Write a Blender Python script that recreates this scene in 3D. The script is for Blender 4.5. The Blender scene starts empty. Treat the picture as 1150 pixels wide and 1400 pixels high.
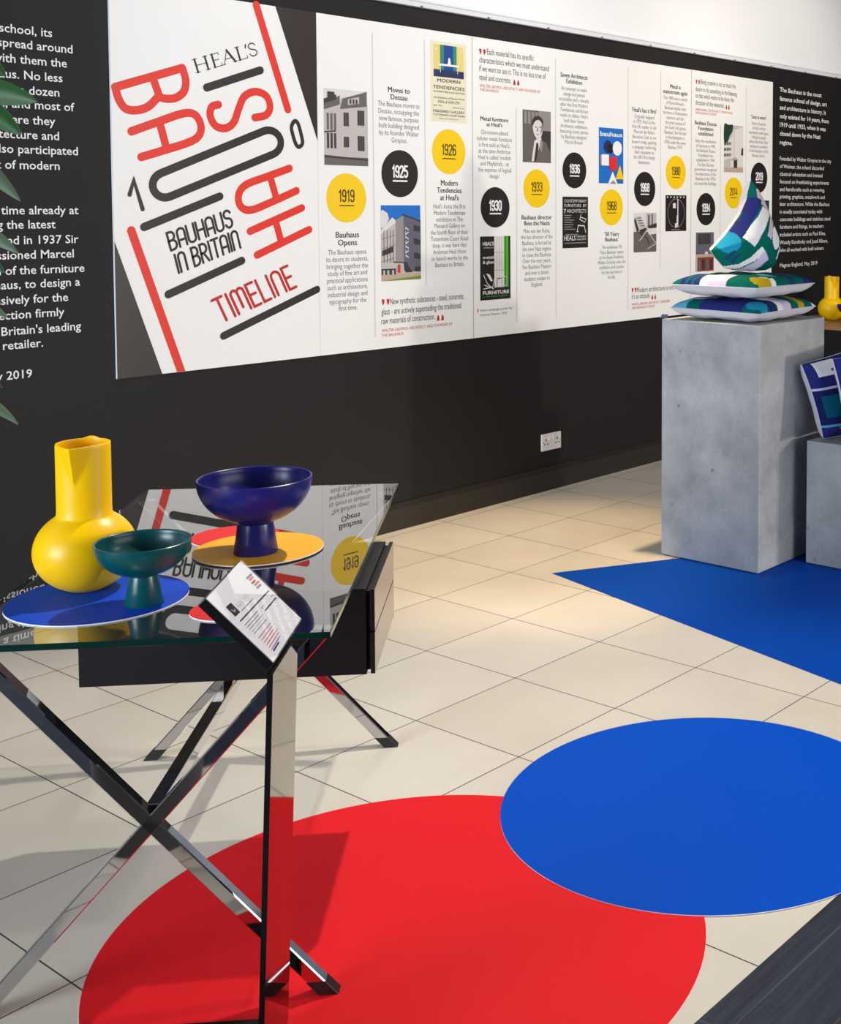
import bpy, bmesh, math, random
from mathutils import Vector, Matrix
random.seed(7)
scene = bpy.context.scene
COL = scene.collection
R = math.radians

# ------------------------------------------------------------------ camera, light, exposure
cam_data = bpy.data.cameras.new('camera')
cam = bpy.data.objects.new('camera', cam_data)
COL.objects.link(cam)
cam_data.sensor_fit = 'VERTICAL'
cam_data.sensor_height = 24.0
cam_data.lens = 24.0 * 1724.65 / 1400.0
cam_data.shift_x = (575.0 - 966.92) / 1400.0
cam_data.shift_y = (379.1 - 700.0) / 1400.0
cam_data.clip_start = 0.05
cam.matrix_world = Matrix(((0.57953, 0.04423, -0.81375, 0.0),
                           (-0.81494, 0.03766, -0.57833, -4.4177),
                           (0.00507, 0.99831, 0.05787, 1.4817),
                           (0, 0, 0, 1)))
scene.camera = cam
vs = scene.view_settings
vs.view_transform = 'Standard'; vs.look = 'None'; vs.gamma = 1.0; vs.use_curve_mapping = False
vs.exposure = 0.66

world = bpy.data.worlds.new('world'); scene.world = world
world.use_nodes = True
bg = world.node_tree.nodes['Background']
bg.inputs[0].default_value = (0.80, 0.87, 1.0, 1); bg.inputs[1].default_value = 0.3

def light(name, kind, loc, target, energy, color, **kw):
    d = bpy.data.lights.new(name, kind); d.energy = energy; d.color = color
    for k, v in kw.items(): setattr(d, k, v)
    o = bpy.data.objects.new(name, d); COL.objects.link(o)
    o.location = loc
    o.rotation_euler = (Vector(target) - Vector(loc)).to_track_quat('-Z', 'Y').to_euler()
    return o
WARM = (1.0, 0.80, 0.58); NEUT = (1.0, 0.93, 0.84); COOL = (0.80, 0.89, 1.0)
# the shop window on the left
light('daylight_window', 'AREA', (-4.6, -1.6, 1.6), (4.0, -1.5, 1.0), 300, COOL, shape='RECTANGLE', size=2.7, size_y=2.4)
# the shop front behind the photographer
light('daylight_front', 'AREA', (4.2, -8.6, 2.0), (4.2, 0, 0.9), 105, (0.95, 0.97, 1.0), shape='RECTANGLE', size=6.0, size_y=2.6)
light('added_plinth_light', 'AREA', (5.4, -8.6, 0.95), (4.4, -1.7, 0.9), 85, (1.0, 0.92, 0.82), shape='RECTANGLE', size=0.3, size_y=0.3)  # small low light added to brighten the plinth front with crisp shadows
# ceiling track: one spot over the desk, wall washers along the display
light('track_spot_desk', 'SPOT', (2.85, -1.95, 3.0), (1.9, -2.4, 0), 150, NEUT, spot_size=R(84), spot_blend=0.5, shadow_soft_size=0.03)
for i, x in enumerate((2.2, 3.6, 5.0, 6.6)):
    light('track_spot_wall', 'SPOT', (x + 0.3, -2.1, 3.15), (x + 0.3, 0, 1.8), (28, 41, 52, 61)[i], (1.0, 0.97, 0.93) if i < 2 else (1.0, 0.90, 0.78), spot_size=R(88), spot_blend=0.8, shadow_soft_size=0.06)
light('track_spot_floor', 'SPOT', (4.2, -1.5, 3.1), (3.9, -0.85, 0), 230, (1.0, 0.74, 0.42), spot_size=R(42), spot_blend=0.8, shadow_soft_size=0.06)
light('track_spot_room', 'SPOT', (4.0, -4.2, 3.1), (3.2, -2.9, 0), 100, NEUT, spot_size=R(76), spot_blend=0.8, shadow_soft_size=0.12)

# ------------------------------------------------------------------ materials
def lin(c): return c / 12.92 if c <= 0.04045 else ((c + 0.055) / 1.055) ** 2.4
def rgb(r, g, b): return (lin(r / 255), lin(g / 255), lin(b / 255), 1.0)
MATS = {}
def mat(name, c, rough=0.5, metal=0.0, spec=0.5, noise=0.0, scale=40.0, bump=0.0, coat=0.0):
    m = bpy.data.materials.new(name); m.use_nodes = True; MATS[name] = m
    nt = m.node_tree; b = nt.nodes['Principled BSDF']
    col = rgb(*c)
    b.inputs['Base Color'].default_value = col
    b.inputs['Roughness'].default_value = rough; b.inputs['Metallic'].default_value = metal
    b.inputs['Specular IOR Level'].default_value = spec
    b.inputs['Coat Weight'].default_value = coat
    if noise or bump:
        tc = nt.nodes.new('ShaderNodeTexCoord'); n = nt.nodes.new('ShaderNodeTexNoise')
        n.inputs['Scale'].default_value = scale; n.inputs['Detail'].default_value = 6
        nt.links.new(tc.outputs['Object'], n.inputs['Vector'])
        if noise:
            r = nt.nodes.new('ShaderNodeMix'); r.data_type = 'RGBA'
            r.inputs['A'].default_value = tuple(v * (1 - noise) for v in col[:3]) + (1,)
            r.inputs['B'].default_value = tuple(min(1, v * (1 + noise)) for v in col[:3]) + (1,)
            nt.links.new(n.outputs['Fac'], r.inputs['Factor']); nt.links.new(r.outputs['Result'], b.inputs['Base Color'])
        if bump:
            bp = nt.nodes.new('ShaderNodeBump'); bp.inputs['Strength'].default_value = bump; bp.inputs['Distance'].default_value = 0.002
            nt.links.new(n.outputs['Fac'], bp.inputs['Height']); nt.links.new(bp.outputs['Normal'], b.inputs['Normal'])
    return m
M = MATS
mat('black_paint', (32, 30, 31), 0.6, spec=0.25, noise=0.06, scale=6)
mat('black_gloss_paint', (40, 37, 35), 0.36, spec=0.5)
mat('white_wall', (246, 247, 250), 0.7)
mat('white_trim', (228, 231, 238), 0.45)
mat('ceiling_paint', (70, 70, 72), 0.8)
mat('dark_room', (60, 58, 57), 0.8)
mat('board_white', (246, 246, 245), 0.45)
mat('board_edge', (225, 228, 232), 0.5)
mat('ink_black', (36, 31, 32), 0.45)
mat('ink_brown', (46, 36, 36), 0.4)
mat('ink_red', (232, 48, 30), 0.45)
mat('ink_dark_red', (196, 28, 34), 0.45)
mat('ink_yellow', (252, 208, 12), 0.45)
mat('ink_grey', (112, 110, 111), 0.5)
mat('ink_pale', (205, 206, 210), 0.5)
mat('ink_white', (245, 245, 245), 0.5)
mat('vinyl_white', (238, 238, 240), 0.5)
for nm, c in dict(g1=(60, 57, 57), g2=(105, 100, 98), g3=(150, 145, 143), g4=(196, 190, 188), g5=(226, 222, 220), sky=(28, 112, 205), sky2=(70, 150, 225), cream=(238, 232, 205), straw=(236, 214, 130), pblue=(20, 66, 150), teal=(40, 140, 120), navy=(34, 48, 92), green=(72, 178, 44), dgreen=(36, 62, 50), pred=(226, 44, 44), grass=(120, 140, 60), lilac=(98, 100, 116), brick=(138, 60, 54), tan=(190, 172, 150)).items():
    mat('print_' + nm, c, 0.45)
mat('chrome', (205, 205, 210), 0.035, metal=1.0)
mat('rubber', (18, 17, 18), 0.45)
mat('steel_mirror', (130, 121, 113), 0.05, metal=1.0)
mat('black_edge', (6, 6, 7), 0.6, spec=0.15)
mat('cabinet_black', (15, 12, 16), 0.5, spec=0.25, noise=0.1, scale=200)
mat('cabinet_front_sheen', (112, 101, 90), 0.16, spec=0.8)  # black drawer faces; the floor's reflection is painted into the base colour
mat('glass_edge', (4, 44, 37), 0.12, spec=0.8)
mat('jug_yellow', (255, 200, 2), 0.36, spec=0.35, noise=0.02, scale=60, bump=0.05)
mat('bowl_green', (4, 76, 80), 0.30, bump=0.03, scale=90)
mat('bowl_blue', (28, 28, 108), 0.30, bump=0.03, scale=90)
mat('card_white', (248, 248, 252), 0.5)
mat('card_blue', (0, 74, 206), 0.55, spec=0.15); mat('card_yellow', (250, 184, 40), 0.55, spec=0.2); mat('card_red', (230, 44, 44), 0.55, spec=0.2)
mat('floor_red', (226, 28, 36), 0.6, spec=0.1); mat('floor_blue', (0, 76, 190), 0.6, spec=0.06); mat('floor_navy', (0, 66, 164), 0.6, spec=0.06)
mat('tray_black', (12, 11, 13), 0.35, spec=0.3)
mat('plastic_white', (232, 228, 226), 0.35)
mat('hole_dark', (70, 60, 58), 0.6)
mat('cloth_grey', (206, 206, 214), 0.9, noise=0.08, scale=160, bump=0.25, spec=0.1)
for nm, c in dict(green=(0, 98, 90), navy=(38, 46, 116), white=(232, 232, 238), lilac=(206, 192, 226), pink=(204, 186, 202), mustard=(178, 158, 30), cyan=(30, 140, 184), sky=(90, 164, 196), deep=(26, 36, 92), teal=(8, 88, 112), red=(190, 44, 60), ink=(14, 70, 92)).items():
    mat('cloth_' + nm, c, 0.9, noise=0.06, scale=160, bump=0.25, spec=0.1)
mat('oak', (150, 112, 70), 0.5, noise=0.15, scale=12)
mat('leaf', (36, 92, 34), 0.55, noise=0.3, scale=14)
mat('leaf_pale', (116, 138, 112), 0.45, noise=0.15, scale=14)
mat('stem', (98, 84, 60), 0.7); mat('pot', (70, 70, 74), 0.6); mat('soil', (44, 34, 28), 0.9)

def concrete():
    m = mat('concrete', (158, 160, 162), 0.75, spec=0.3); nt = m.node_tree; b = nt.nodes['Principled BSDF']
    tc = nt.nodes.new('ShaderNodeTexCoord')
    n1 = nt.nodes.new('ShaderNodeTexNoise'); n1.inputs['Scale'].default_value = 5.0; n1.inputs['Detail'].default_value = 8; n1.inputs['Roughness'].default_value = 0.62
    n2 = nt.nodes.new('ShaderNodeTexNoise'); n2.inputs['Scale'].default_value = 140; n2.inputs['Detail'].default_value = 3
    v = nt.nodes.new('ShaderNodeTexVoronoi'); v.inputs['Scale'].default_value = 7.0
    for n in (n1, n2, v): nt.links.new(tc.outputs['Object'], n.inputs['Vector'])
    cr = nt.nodes.new('ShaderNodeValToRGB'); e = cr.color_ramp.elements
    e[0].position = 0.32; e[0].color = rgb(144, 149, 153); e[1].position = 0.74; e[1].color = rgb(186, 190, 193)
    nt.links.new(n1.outputs['Fac'], cr.inputs['Fac'])
    pit = nt.nodes.new('ShaderNodeValToRGB'); e = pit.color_ramp.elements
    e[0].position = 0.025; e[0].color = (0.25, 0.23, 0.21, 1); e[1].position = 0.075; e[1].color = (1, 1, 1, 1)
    nt.links.new(v.outputs['Distance'], pit.inputs['Fac'])
    mx = nt.nodes.new('ShaderNodeMix'); mx.data_type = 'RGBA'; mx.blend_type = 'MULTIPLY'; mx.inputs['Factor'].default_value = 0.6
    nt.links.new(cr.outputs['Color'], mx.inputs['A']); nt.links.new(pit.outputs['Color'], mx.inputs['B'])
    m2 = nt.nodes.new('ShaderNodeMix'); m2.data_type = 'RGBA'; m2.blend_type = 'OVERLAY'; m2.inputs['Factor'].default_value = 0.25
    nt.links.new(mx.outputs['Result'], m2.inputs['A']); nt.links.new(n2.outputs['Color'], m2.inputs['B'])
    hs = nt.nodes.new('ShaderNodeHueSaturation'); hs.inputs['Saturation'].default_value = 0.6
    nt.links.new(m2.outputs['Result'], hs.inputs['Color']); nt.links.new(hs.outputs['Color'], b.inputs['Base Color'])
    bp = nt.nodes.new('ShaderNodeBump'); bp.inputs['Strength'].default_value = 0.15; bp.inputs['Distance'].default_value = 0.002
    nt.links.new(n2.outputs['Fac'], bp.inputs['Height']); nt.links.new(bp.outputs['Normal'], b.inputs['Normal'])
concrete()

def tiles():
    m = mat('floor_tile', (214, 204, 188), 0.30, spec=0.4); nt = m.node_tree; b = nt.nodes['Principled BSDF']
    tc = nt.nodes.new('ShaderNodeTexCoord')
    mp = nt.nodes.new('ShaderNodeMapping'); mp.inputs['Location'].default_value = (-2.402 + 0.404 * 20, 1.695 + 0.404 * 20, 0)
    nt.links.new(tc.outputs['Object'], mp.inputs['Vector'])
    sep = nt.nodes.new('ShaderNodeSeparateXYZ'); nt.links.new(mp.outputs['Vector'], sep.inputs[0])
    masks = []; cells = []
    for ax in ('X', 'Y'):
        d = nt.nodes.new('ShaderNodeMath'); d.operation = 'DIVIDE'; d.inputs[1].default_value = 0.404
        nt.links.new(sep.outputs[ax], d.inputs[0])
        off = nt.nodes.new('ShaderNodeMath'); off.operation = 'ADD'; off.inputs[1].default_value = 0.5
        nt.links.new(d.outputs[0], off.inputs[0])
        fr = nt.nodes.new('ShaderNodeMath'); fr.operation = 'FRACT'; nt.links.new(off.outputs[0], fr.inputs[0])
        s = nt.nodes.new('ShaderNodeMath'); s.operation = 'SUBTRACT'; s.inputs[1].default_value = 0.5; nt.links.new(fr.outputs[0], s.inputs[0])
        a = nt.nodes.new('ShaderNodeMath'); a.operation = 'ABSOLUTE'; nt.links.new(s.outputs[0], a.inputs[0])
        g = nt.nodes.new('ShaderNodeMath'); g.operation = 'LESS_THAN'; g.inputs[1].default_value = 0.0042
        nt.links.new(a.outputs[0], g.inputs[0]); masks.append(g)
        fl = nt.nodes.new('ShaderNodeMath'); fl.operation = 'FLOOR'; nt.links.new(d.outputs[0], fl.inputs[0]); cells.append(fl)
    mxm = nt.nodes.new('ShaderNodeMath'); mxm.operation = 'MAXIMUM'
    nt.links.new(masks[0].outputs[0], mxm.inputs[0]); nt.links.new(masks[1].outputs[0], mxm.inputs[1])
    cb = nt.nodes.new('ShaderNodeCombineXYZ'); nt.links.new(cells[0].outputs[0], cb.inputs[0]); nt.links.new(cells[1].outputs[0], cb.inputs[1])
    wn = nt.nodes.new('ShaderNodeTexWhiteNoise'); nt.links.new(cb.outputs[0], wn.inputs['Vector'])
    no = nt.nodes.new('ShaderNodeTexNoise'); no.inputs['Scale'].default_value = 3.0; no.inputs['Detail'].default_value = 7
    nt.links.new(tc.outputs['Object'], no.inputs['Vector'])
    ad = nt.nodes.new('ShaderNodeMath'); ad.operation = 'MULTIPLY_ADD'; ad.inputs[1].default_value = 0.4
    nt.links.new(wn.outputs['Value'], ad.inputs[0]); nt.links.new(no.outputs['Fac'], ad.inputs[2])
    cr = nt.nodes.new('ShaderNodeValToRGB'); e = cr.color_ramp.elements
    e[0].position = 0.35; e[0].color = rgb(206, 197, 182); e[1].position = 1.0; e[1].color = rgb(220, 211, 197)
    nt.links.new(ad.outputs[0], cr.inputs['Fac'])
    mx = nt.nodes.new('ShaderNodeMix'); mx.data_type = 'RGBA'; mx.inputs['B'].default_value = rgb(66, 62, 62)
    nt.links.new(mxm.outputs[0], mx.inputs['Factor']); nt.links.new(cr.outputs['Color'], mx.inputs['A'])
    nt.links.new(mx.outputs['Result'], b.inputs['Base Color'])
    rr = nt.nodes.new('ShaderNodeMapRange'); rr.inputs['To Min'].default_value = 0.26; rr.inputs['To Max'].default_value = 0.8
    nt.links.new(mxm.outputs[0], rr.inputs['Value']); nt.links.new(rr.outputs['Result'], b.inputs['Roughness'])
tiles()

def timber():
    m = mat('floor_timber', (58, 60, 66), 0.6, spec=0.2); nt = m.node_tree; b = nt.nodes['Principled BSDF']
    tc = nt.nodes.new('ShaderNodeTexCoord')
    br = nt.nodes.new('ShaderNodeTexBrick'); br.inputs['Scale'].default_value = 1.0
    br.inputs['Brick Width'].default_value = 1.2; br.inputs['Row Height'].default_value = 0.145; br.inputs['Mortar Size'].default_value = 0.0016
    br.inputs['Color1'].default_value = rgb(42, 46, 58); br.inputs['Color2'].default_value = rgb(50, 54, 66); br.inputs['Mortar'].default_value = rgb(74, 78, 86)
    nt.links.new(tc.outputs['Object'], br.inputs['Vector'])
    mp = nt.nodes.new('ShaderNodeMapping'); mp.inputs['Scale'].default_value = (1.2, 26, 1); nt.links.new(tc.outputs['Object'], mp.inputs['Vector'])
    n = nt.nodes.new('ShaderNodeTexNoise'); n.inputs['Scale'].default_value = 3; n.inputs['Detail'].default_value = 8; n.inputs['Distortion'].default_value = 1.2
    nt.links.new(mp.outputs['Vector'], n.inputs['Vector'])
    cr = nt.nodes.new('ShaderNodeValToRGB'); e = cr.color_ramp.elements
    e[0].position = 0.35; e[0].color = (0.62, 0.62, 0.62, 1); e[1].position = 0.65; e[1].color = (1.1, 1.1, 1.1, 1)
    nt.links.new(n.outputs['Fac'], cr.inputs['Fac'])
    mx = nt.nodes.new('ShaderNodeMix'); mx.data_type = 'RGBA'; mx.blend_type = 'MULTIPLY'; mx.inputs['Factor'].default_value = 1
    nt.links.new(br.outputs['Color'], mx.inputs['A']); nt.links.new(cr.outputs['Color'], mx.inputs['B'])
    nt.links.new(mx.outputs['Result'], b.inputs['Base Color'])
timber()

def sheet_glass(name, tint, ior=1.6, both=True):
    # clear sheet: reflects by the Fresnel law at each surface, passes the rest straight through with a tint
    m = bpy.data.materials.new(name); m.use_nodes = True; MATS[name] = m; nt = m.node_tree
    nt.nodes.remove(nt.nodes['Principled BSDF']); out = nt.nodes['Material Output']
    geo = nt.nodes.new('ShaderNodeNewGeometry')
    mr = nt.nodes.new('ShaderNodeMapRange'); mr.inputs['To Min'].default_value = ior; mr.inputs['To Max'].default_value = 1 / ior
    nt.links.new(geo.outputs['Backfacing'], mr.inputs['Value'])
    fr = nt.nodes.new('ShaderNodeFresnel'); nt.links.new(mr.outputs['Result'], fr.inputs['IOR'])
    tr = nt.nodes.new('ShaderNodeBsdfTransparent'); tr.inputs[0].default_value = tint
    gl = nt.nodes.new('ShaderNodeBsdfGlossy'); gl.inputs['Roughness'].default_value = 0.0; gl.inputs[0].default_value = (1, 1, 1, 1)
    mx = nt.nodes.new('ShaderNodeMixShader')
    # the upper face carries the reflection of both surfaces of the sheet: 2R / (1 + R)
    a = nt.nodes.new('ShaderNodeMath'); a.operation = 'ADD'; a.inputs[1].default_value = 1.0; nt.links.new(fr.outputs[0], a.inputs[0])
    q = nt.nodes.new('ShaderNodeMath'); q.operation = 'DIVIDE'; nt.links.new(fr.outputs[0], q.inputs[0]); nt.links.new(a.outputs[0], q.inputs[1])
    d = nt.nodes.new('ShaderNodeMath'); d.operation = 'MULTIPLY'; d.inputs[1].default_value = 2.0; nt.links.new(q.outputs[0], d.inputs[0])
    nt.links.new((d if both else fr).outputs[0], mx.inputs[0]); nt.links.new(tr.outputs[0], mx.inputs[1]); nt.links.new(gl.outputs[0], mx.inputs[2])
    nt.links.new(mx.outputs[0], out.inputs['Surface'])
sheet_glass('glass_sheet', (0.87, 0.90, 0.89, 1)); sheet_glass('acrylic', (0.98, 0.98, 0.99, 1), 1.45, False)
m = bpy.data.materials.new('glass_under'); m.use_nodes = True; MATS['glass_under'] = m
m.node_tree.nodes.remove(m.node_tree.nodes['Principled BSDF']); t = m.node_tree.nodes.new('ShaderNodeBsdfTransparent'); t.inputs[0].default_value = (0.88, 0.91, 0.90, 1)
m.node_tree.links.new(t.outputs[0], m.node_tree.nodes['Material Output'].inputs['Surface'])

# ------------------------------------------------------------------ object helpers
def link(name, bm, mats, parent=None, smooth=False, angle=40):
    me = bpy.data.meshes.new(name); bm.normal_update(); bm.to_mesh(me); bm.free()
    if not isinstance(mats, (list, tuple)): mats = [mats]
    for m in mats: me.materials.append(MATS[m])
    o = bpy.data.objects.new(name, me); COL.objects.link(o)
    if parent: o.parent = parent; o.matrix_parent_inverse = Matrix.Translation(-parent.location) if parent.type == 'EMPTY' and not parent.parent else Matrix.Identity(4)
    if smooth:
        for p in me.polygons: p.use_smooth = True
        try: me.set_sharp_from_angle(angle=R(angle))
        except Exception: pass
    return o
def thing(name, loc, label, cat, group=None):
    o = bpy.data.objects.new(name, None); COL.objects.link(o); o.location = loc; o.empty_display_size = 0.1
    return tag(o, label, cat, group)
def tag(o, label, cat, group=None, kind=None):
    o['label'] = label; o['category'] = cat
    if group: o['group'] = group
    if kind: o['kind'] = kind
    return o
def struct(o): o['kind'] = 'structure'; return o

def hexa(bm, pts, mi=0):
    vs = [bm.verts.new(p) for p in pts]
    fs = [(3, 2, 1, 0), (4, 5, 6, 7), (0, 1, 5, 4), (1, 2, 6, 5), (2, 3, 7, 6), (3, 0, 4, 7)]
    out = []
    for f in fs:
        q = bm.faces.new([vs[i] for i in f]); q.material_index = mi; out.append(q)
    return vs, out
def box(bm, a, b, mi=0, bev=0.0):
    (x0, y0, z0), (x1, y1, z1) = a, b
    v, f = hexa(bm, [(x0, y0, z0), (x1, y0, z0), (x1, y1, z0), (x0, y1, z0), (x0, y0, z1), (x1, y0, z1), (x1, y1, z1), (x0, y1, z1)], mi)
    if bev: bevel(bm, f, bev)
    return v, f
def bevel(bm, faces, w, seg=2):
    es = list({e for f in faces for e in f.edges})
    bmesh.ops.bevel(bm, geom=es, offset=w, segments=seg, affect='EDGES', profile=0.5, clamp_overlap=True)
def oriented(bm, o, u, v, w, mi=0, bev=0.0):     # parallelepiped from corner o along u, v, w
    o, u, v, w = map(Vector, (o, u, v, w))
    vv, f = hexa(bm, [o, o + u, o + u + v, o + v, o + w, o + u + w, o + u + v + w, o + v + w], mi)
    if bev: bevel(bm, f, bev)
    return vv, f
def lathe(bm, prof, seg=64, center=(0, 0, 0), deform=None, mi=0):
    rings = []
    for r, z in prof:
        ring = []
        for i in range(seg):
            a = 2 * math.pi * i / seg
            p = Vector((r * math.cos(a), r * math.sin(a), z))
            if deform: p = deform(p, a)
            ring.append(bm.verts.new(p + Vector(center)))
        rings.append(ring)
    for a, b in zip(rings, rings[1:]):
        for i in range(seg):
            j = (i + 1) % seg
            bm.faces.new((a[i], a[j], b[j], b[i])).material_index = mi
    return rings
def disc(bm, c, r, z0, z1, seg=128, side=1):
    rings = []
    for z in (z0, z1): rings.append([bm.verts.new((c[0] + r * math.cos(2 * math.pi * i / seg), c[1] + r * math.sin(2 * math.pi * i / seg), z)) for i in range(seg)])
    bm.faces.new(list(reversed(rings[0]))).material_index = side
    bm.faces.new(rings[1]).material_index = 0
    for i in range(seg):
        j = (i + 1) % seg
        bm.faces.new((rings[0][i], rings[0][j], rings[1][j], rings[1][i])).material_index = side

# --- flat print helpers; a frame maps 2-D art coordinates on to a real surface
class Frame:
    def __init__(s, o, x, y, n): s.o, s.x, s.y, s.n = map(Vector, (o, x, y, n))
    def __call__(s, p, layer=0): return s.o + s.x * p[0] + s.y * p[1] + s.n * (0.0005 * layer)
WALLF = Frame((0, -0.0105, 0), (1, 0, 0), (0, 0, 1), (0, -1, 0))      # face of the mounted boards
WALLP = Frame((0, 0.0, 0), (1, 0, 0), (0, 0, 1), (0, -1, 0))          # painted wall itself
def poly(bm, F, pts, layer=1, mi=0):
    f = bm.faces.new([bm.verts.new(F(p, layer)) for p in pts]); f.material_index = mi
    f.normal_update()
    if f.normal.dot(F.n) < 0: f.normal_flip()
    return f
def ell(bm, F, c, rx, ry=None, layer=1, mi=0, seg=56):
    ry = ry or rx
    return poly(bm, F, [(c[0] + rx * math.cos(2 * math.pi * i / seg), c[1] + ry * math.sin(2 * math.pi * i / seg)) for i in range(seg)], layer, mi)
_lift = [0]
def stroke(bm, F, pts, w, layer=1, mi=0, closed=False, cap=True):
    P = []
    for p in pts:
        p = Vector((p[0], p[1]))
        if not P or (p - P[-1]).length > w * .04: P.append(p)
    if closed and (P[0] - P[-1]).length < w * .04: P.pop()
    if len(P) < 2: return
    _lift[0] = (_lift[0] + 1) % 9; layer = layer + _lift[0] * .06
    n = len(P); h = w / 2; Lf = []; Rt = []
    for i in range(n):
        a = P[i - 1] if (i or closed) else None; c = P[(i + 1) % n] if (i < n - 1 or closed) else None
        d1 = (P[i] - a).normalized() if a is not None else None; d2 = (c - P[i]).normalized() if c is not None else None
        if d1 is None: d1 = d2
        if d2 is None: d2 = d1
        t = d1 + d2
        t = t.normalized() if t.length > 1e-4 else d1
        nn = Vector((-t.y, t.x)); k = min(h / max(nn.dot(Vector((-d1.y, d1.x))), .35), h * 2.2)
        Lf.append(bm.verts.new(F(P[i] + nn * k, layer))); Rt.append(bm.verts.new(F(P[i] - nn * k, layer)))
    new = []
    for i in range(n if closed else n - 1):
        j = (i + 1) % n; new.append(bm.faces.new((Lf[i], Rt[i], Rt[j], Lf[j])))
    if cap and not closed:
        for i, d in ((0, P[0] - P[1]), (n - 1, P[-1] - P[-2])):
            a0 = math.atan2(d.y, d.x); vs_ = [bm.verts.new(F(P[i] + Vector((h * math.cos(a0 + t), h * math.sin(a0 + t))), layer)) for t in [math.pi * (k / 8 - .5) for k in range(9)]]
            new.append(bm.faces.new(vs_))
    for f in new:
        f.material_index = mi; f.normal_update()
        if f.normal.dot(F.n) < 0: f.normal_flip()
def arc(cx, cy, rx, ry, a0, a1, n=10):
    return [(cx + rx * math.cos(R(a0 + (a1 - a0) * i / n)), cy + ry * math.sin(R(a0 + (a1 - a0) * i / n))) for i in range(n + 1)]
def stad(x0, x1, y0, y1):       # upright rounded loop
    r = (x1 - x0) / 2; c = (x0 + x1) / 2
    return arc(c, y1 - r, r, r, 0, 180) + arc(c, y0 + r, r, r, 180, 360)
def spline(P, n=6, closed=False):
    P = [Vector(p) for p in P]; out = []; N = len(P)
    rng = range(N) if closed else range(N - 1)
    for i in rng:
        if closed: p0, p1, p2, p3 = P[i - 1], P[i], P[(i + 1) % N], P[(i + 2) % N]
        else: p0, p1, p2, p3 = P[max(i - 1, 0)], P[i], P[i + 1], P[min(i + 2, N - 1)]
        for k in range(n):
            t = k / n
            out.append(0.5 * ((2 * p1) + (p2 - p0) * t + (2 * p0 - 5 * p1 + 4 * p2 - p3) * t * t + (3 * p1 - p0 - 3 * p2 + p3) * t ** 3))
    if not closed: out.append(P[-1])
    return out
# condensed round-ended display letters, unit height
G = {
 '0': (.44, [(stad(0, .44, 0, 1), True)]),
 '1': (.26, [([(.02, .76), (.2, 1), (.2, 0)], False)]),
 '2': (.44, [(arc(.22, .78, .22, .22, 170, 0) + [(.44, .66), (0, 0), (.44, 0)], False)]),
 '3': (.44, [(arc(.22, .78, .22, .22, 160, -70) + [(.2, .55)], False), ([(.2, .55)] + arc(.22, .28, .22, .28, 80, -160), False)]),
 '4': (.46, [([(.36, 0), (.36, 1), (0, .26), (.46, .26)], False)]),
 '5': (.44, [([(.42, 1), (.05, 1), (.02, .58)] + arc(.22, .31, .22, .31, 120, -155), False)]),
 '6': (.44, [(stad(0, .44, 0, .56), True), ([(0, .3), (0, .75)] + arc(.22, .78, .22, .22, 180, 15), False)]),
 '8': (.44, [(stad(.02, .42, .54, 1), True), (stad(0, .44, 0, .54), True)]),
 '9': (.44, [(stad(0, .44, .44, 1), True), ([(.44, .7), (.44, .25)] + arc(.22, .22, .22, .22, 0, -165), False)]),
 'A': (.44, [([(0, 0)] + arc(.22, .78, .22, .22, 180, 0) + [(.44, 0)], False), ([(0, .36), (.44, .36)], False)]),
 'B': (.42, [([(0, 0), (0, 1)] + arc(.18, .76, .2, .24, 90, -90) + [(0, .52)], False), ([(.18, .52)] + arc(.2, .26, .22, .26, 90, -90) + [(0, 0)], False)]),
 'D': (.44, [([(0, 0), (0, 1)] + arc(.18, .74, .26, .26, 90, 0) + arc(.18, .26, .26, .26, 0, -90) + [(0, 0)], False)]),
 'E': (.34, [([(.34, 1), (0, 1), (0, 0), (.34, 0)], False), ([(0, .52), (.3, .52)], False)]),
 'H': (.44, [([(0, 0), (0, 1)], False), ([(.44, 0), (.44, 1)], False), ([(0, .5), (.44, .5)], False)]),
 'I': (.04, [([(.02, 0), (.02, 1)], False)]),
 'K': (.42, [([(0, 0), (0, 1)], False), ([(.42, 1), (0, .46), (.42, 0)], False)]),
 'L': (.34, [([(0, 1), (0, 0), (.34, 0)], False)]),
 'M': (.6, [([(0, 0)] + arc(.15, .84, .15, .16, 180, 0) + [(.3, .2)], False), ([(.3, .3), (.3, .84)] + arc(.45, .84, .15, .16, 180, 0) + [(.6, 0)], False)]),
 'N': (.42, [([(0, 0)] + arc(.21, .78, .21, .22, 180, 0) + [(.42, 0)], False)]),
 'R': (.42, [([(0, 0), (0, 1)] + arc(.18, .75, .22, .25, 90, -90) + [(0, .5)], False), ([(.16, .5), (.42, 0)], False)]),
 'S': (.42, [(arc(.21, .77, .21, .23, 15, 270) + arc(.21, .27, .21, .27, 90, -165), False)]),
 'T': (.46, [([(0, 1), (.46, 1)], False), ([(.23, 1), (.23, 0)], False)]),
 'U': (.44, [([(0, 1)] + arc(.22, .22, .22, .22, 180, 360) + [(.44, 1)], False)]),
 "'": (.06, [([(.05, 1), (.01, .82)], False)]),
 ' ': (.16, []),
}
def word_width(s, gap): return sum(G[c][0] for c in s) + gap * (len(s) - 1)
def word(bm, F, s, o, ex, ey, w, gap=.14, layer=1, mi=0):   # ex, ey: 2-D vectors for one unit of the letter
    x = 0; ex = Vector(ex); ey = Vector(ey); o = Vector(o)
    for c in s:
        wd, parts = G[c]
        for pts, cl in parts:
            stroke(bm, F, [o + ex * (x + p[0]) + ey * p[1] for p in pts], w, layer, mi, cl)
        x += wd + gap
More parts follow.
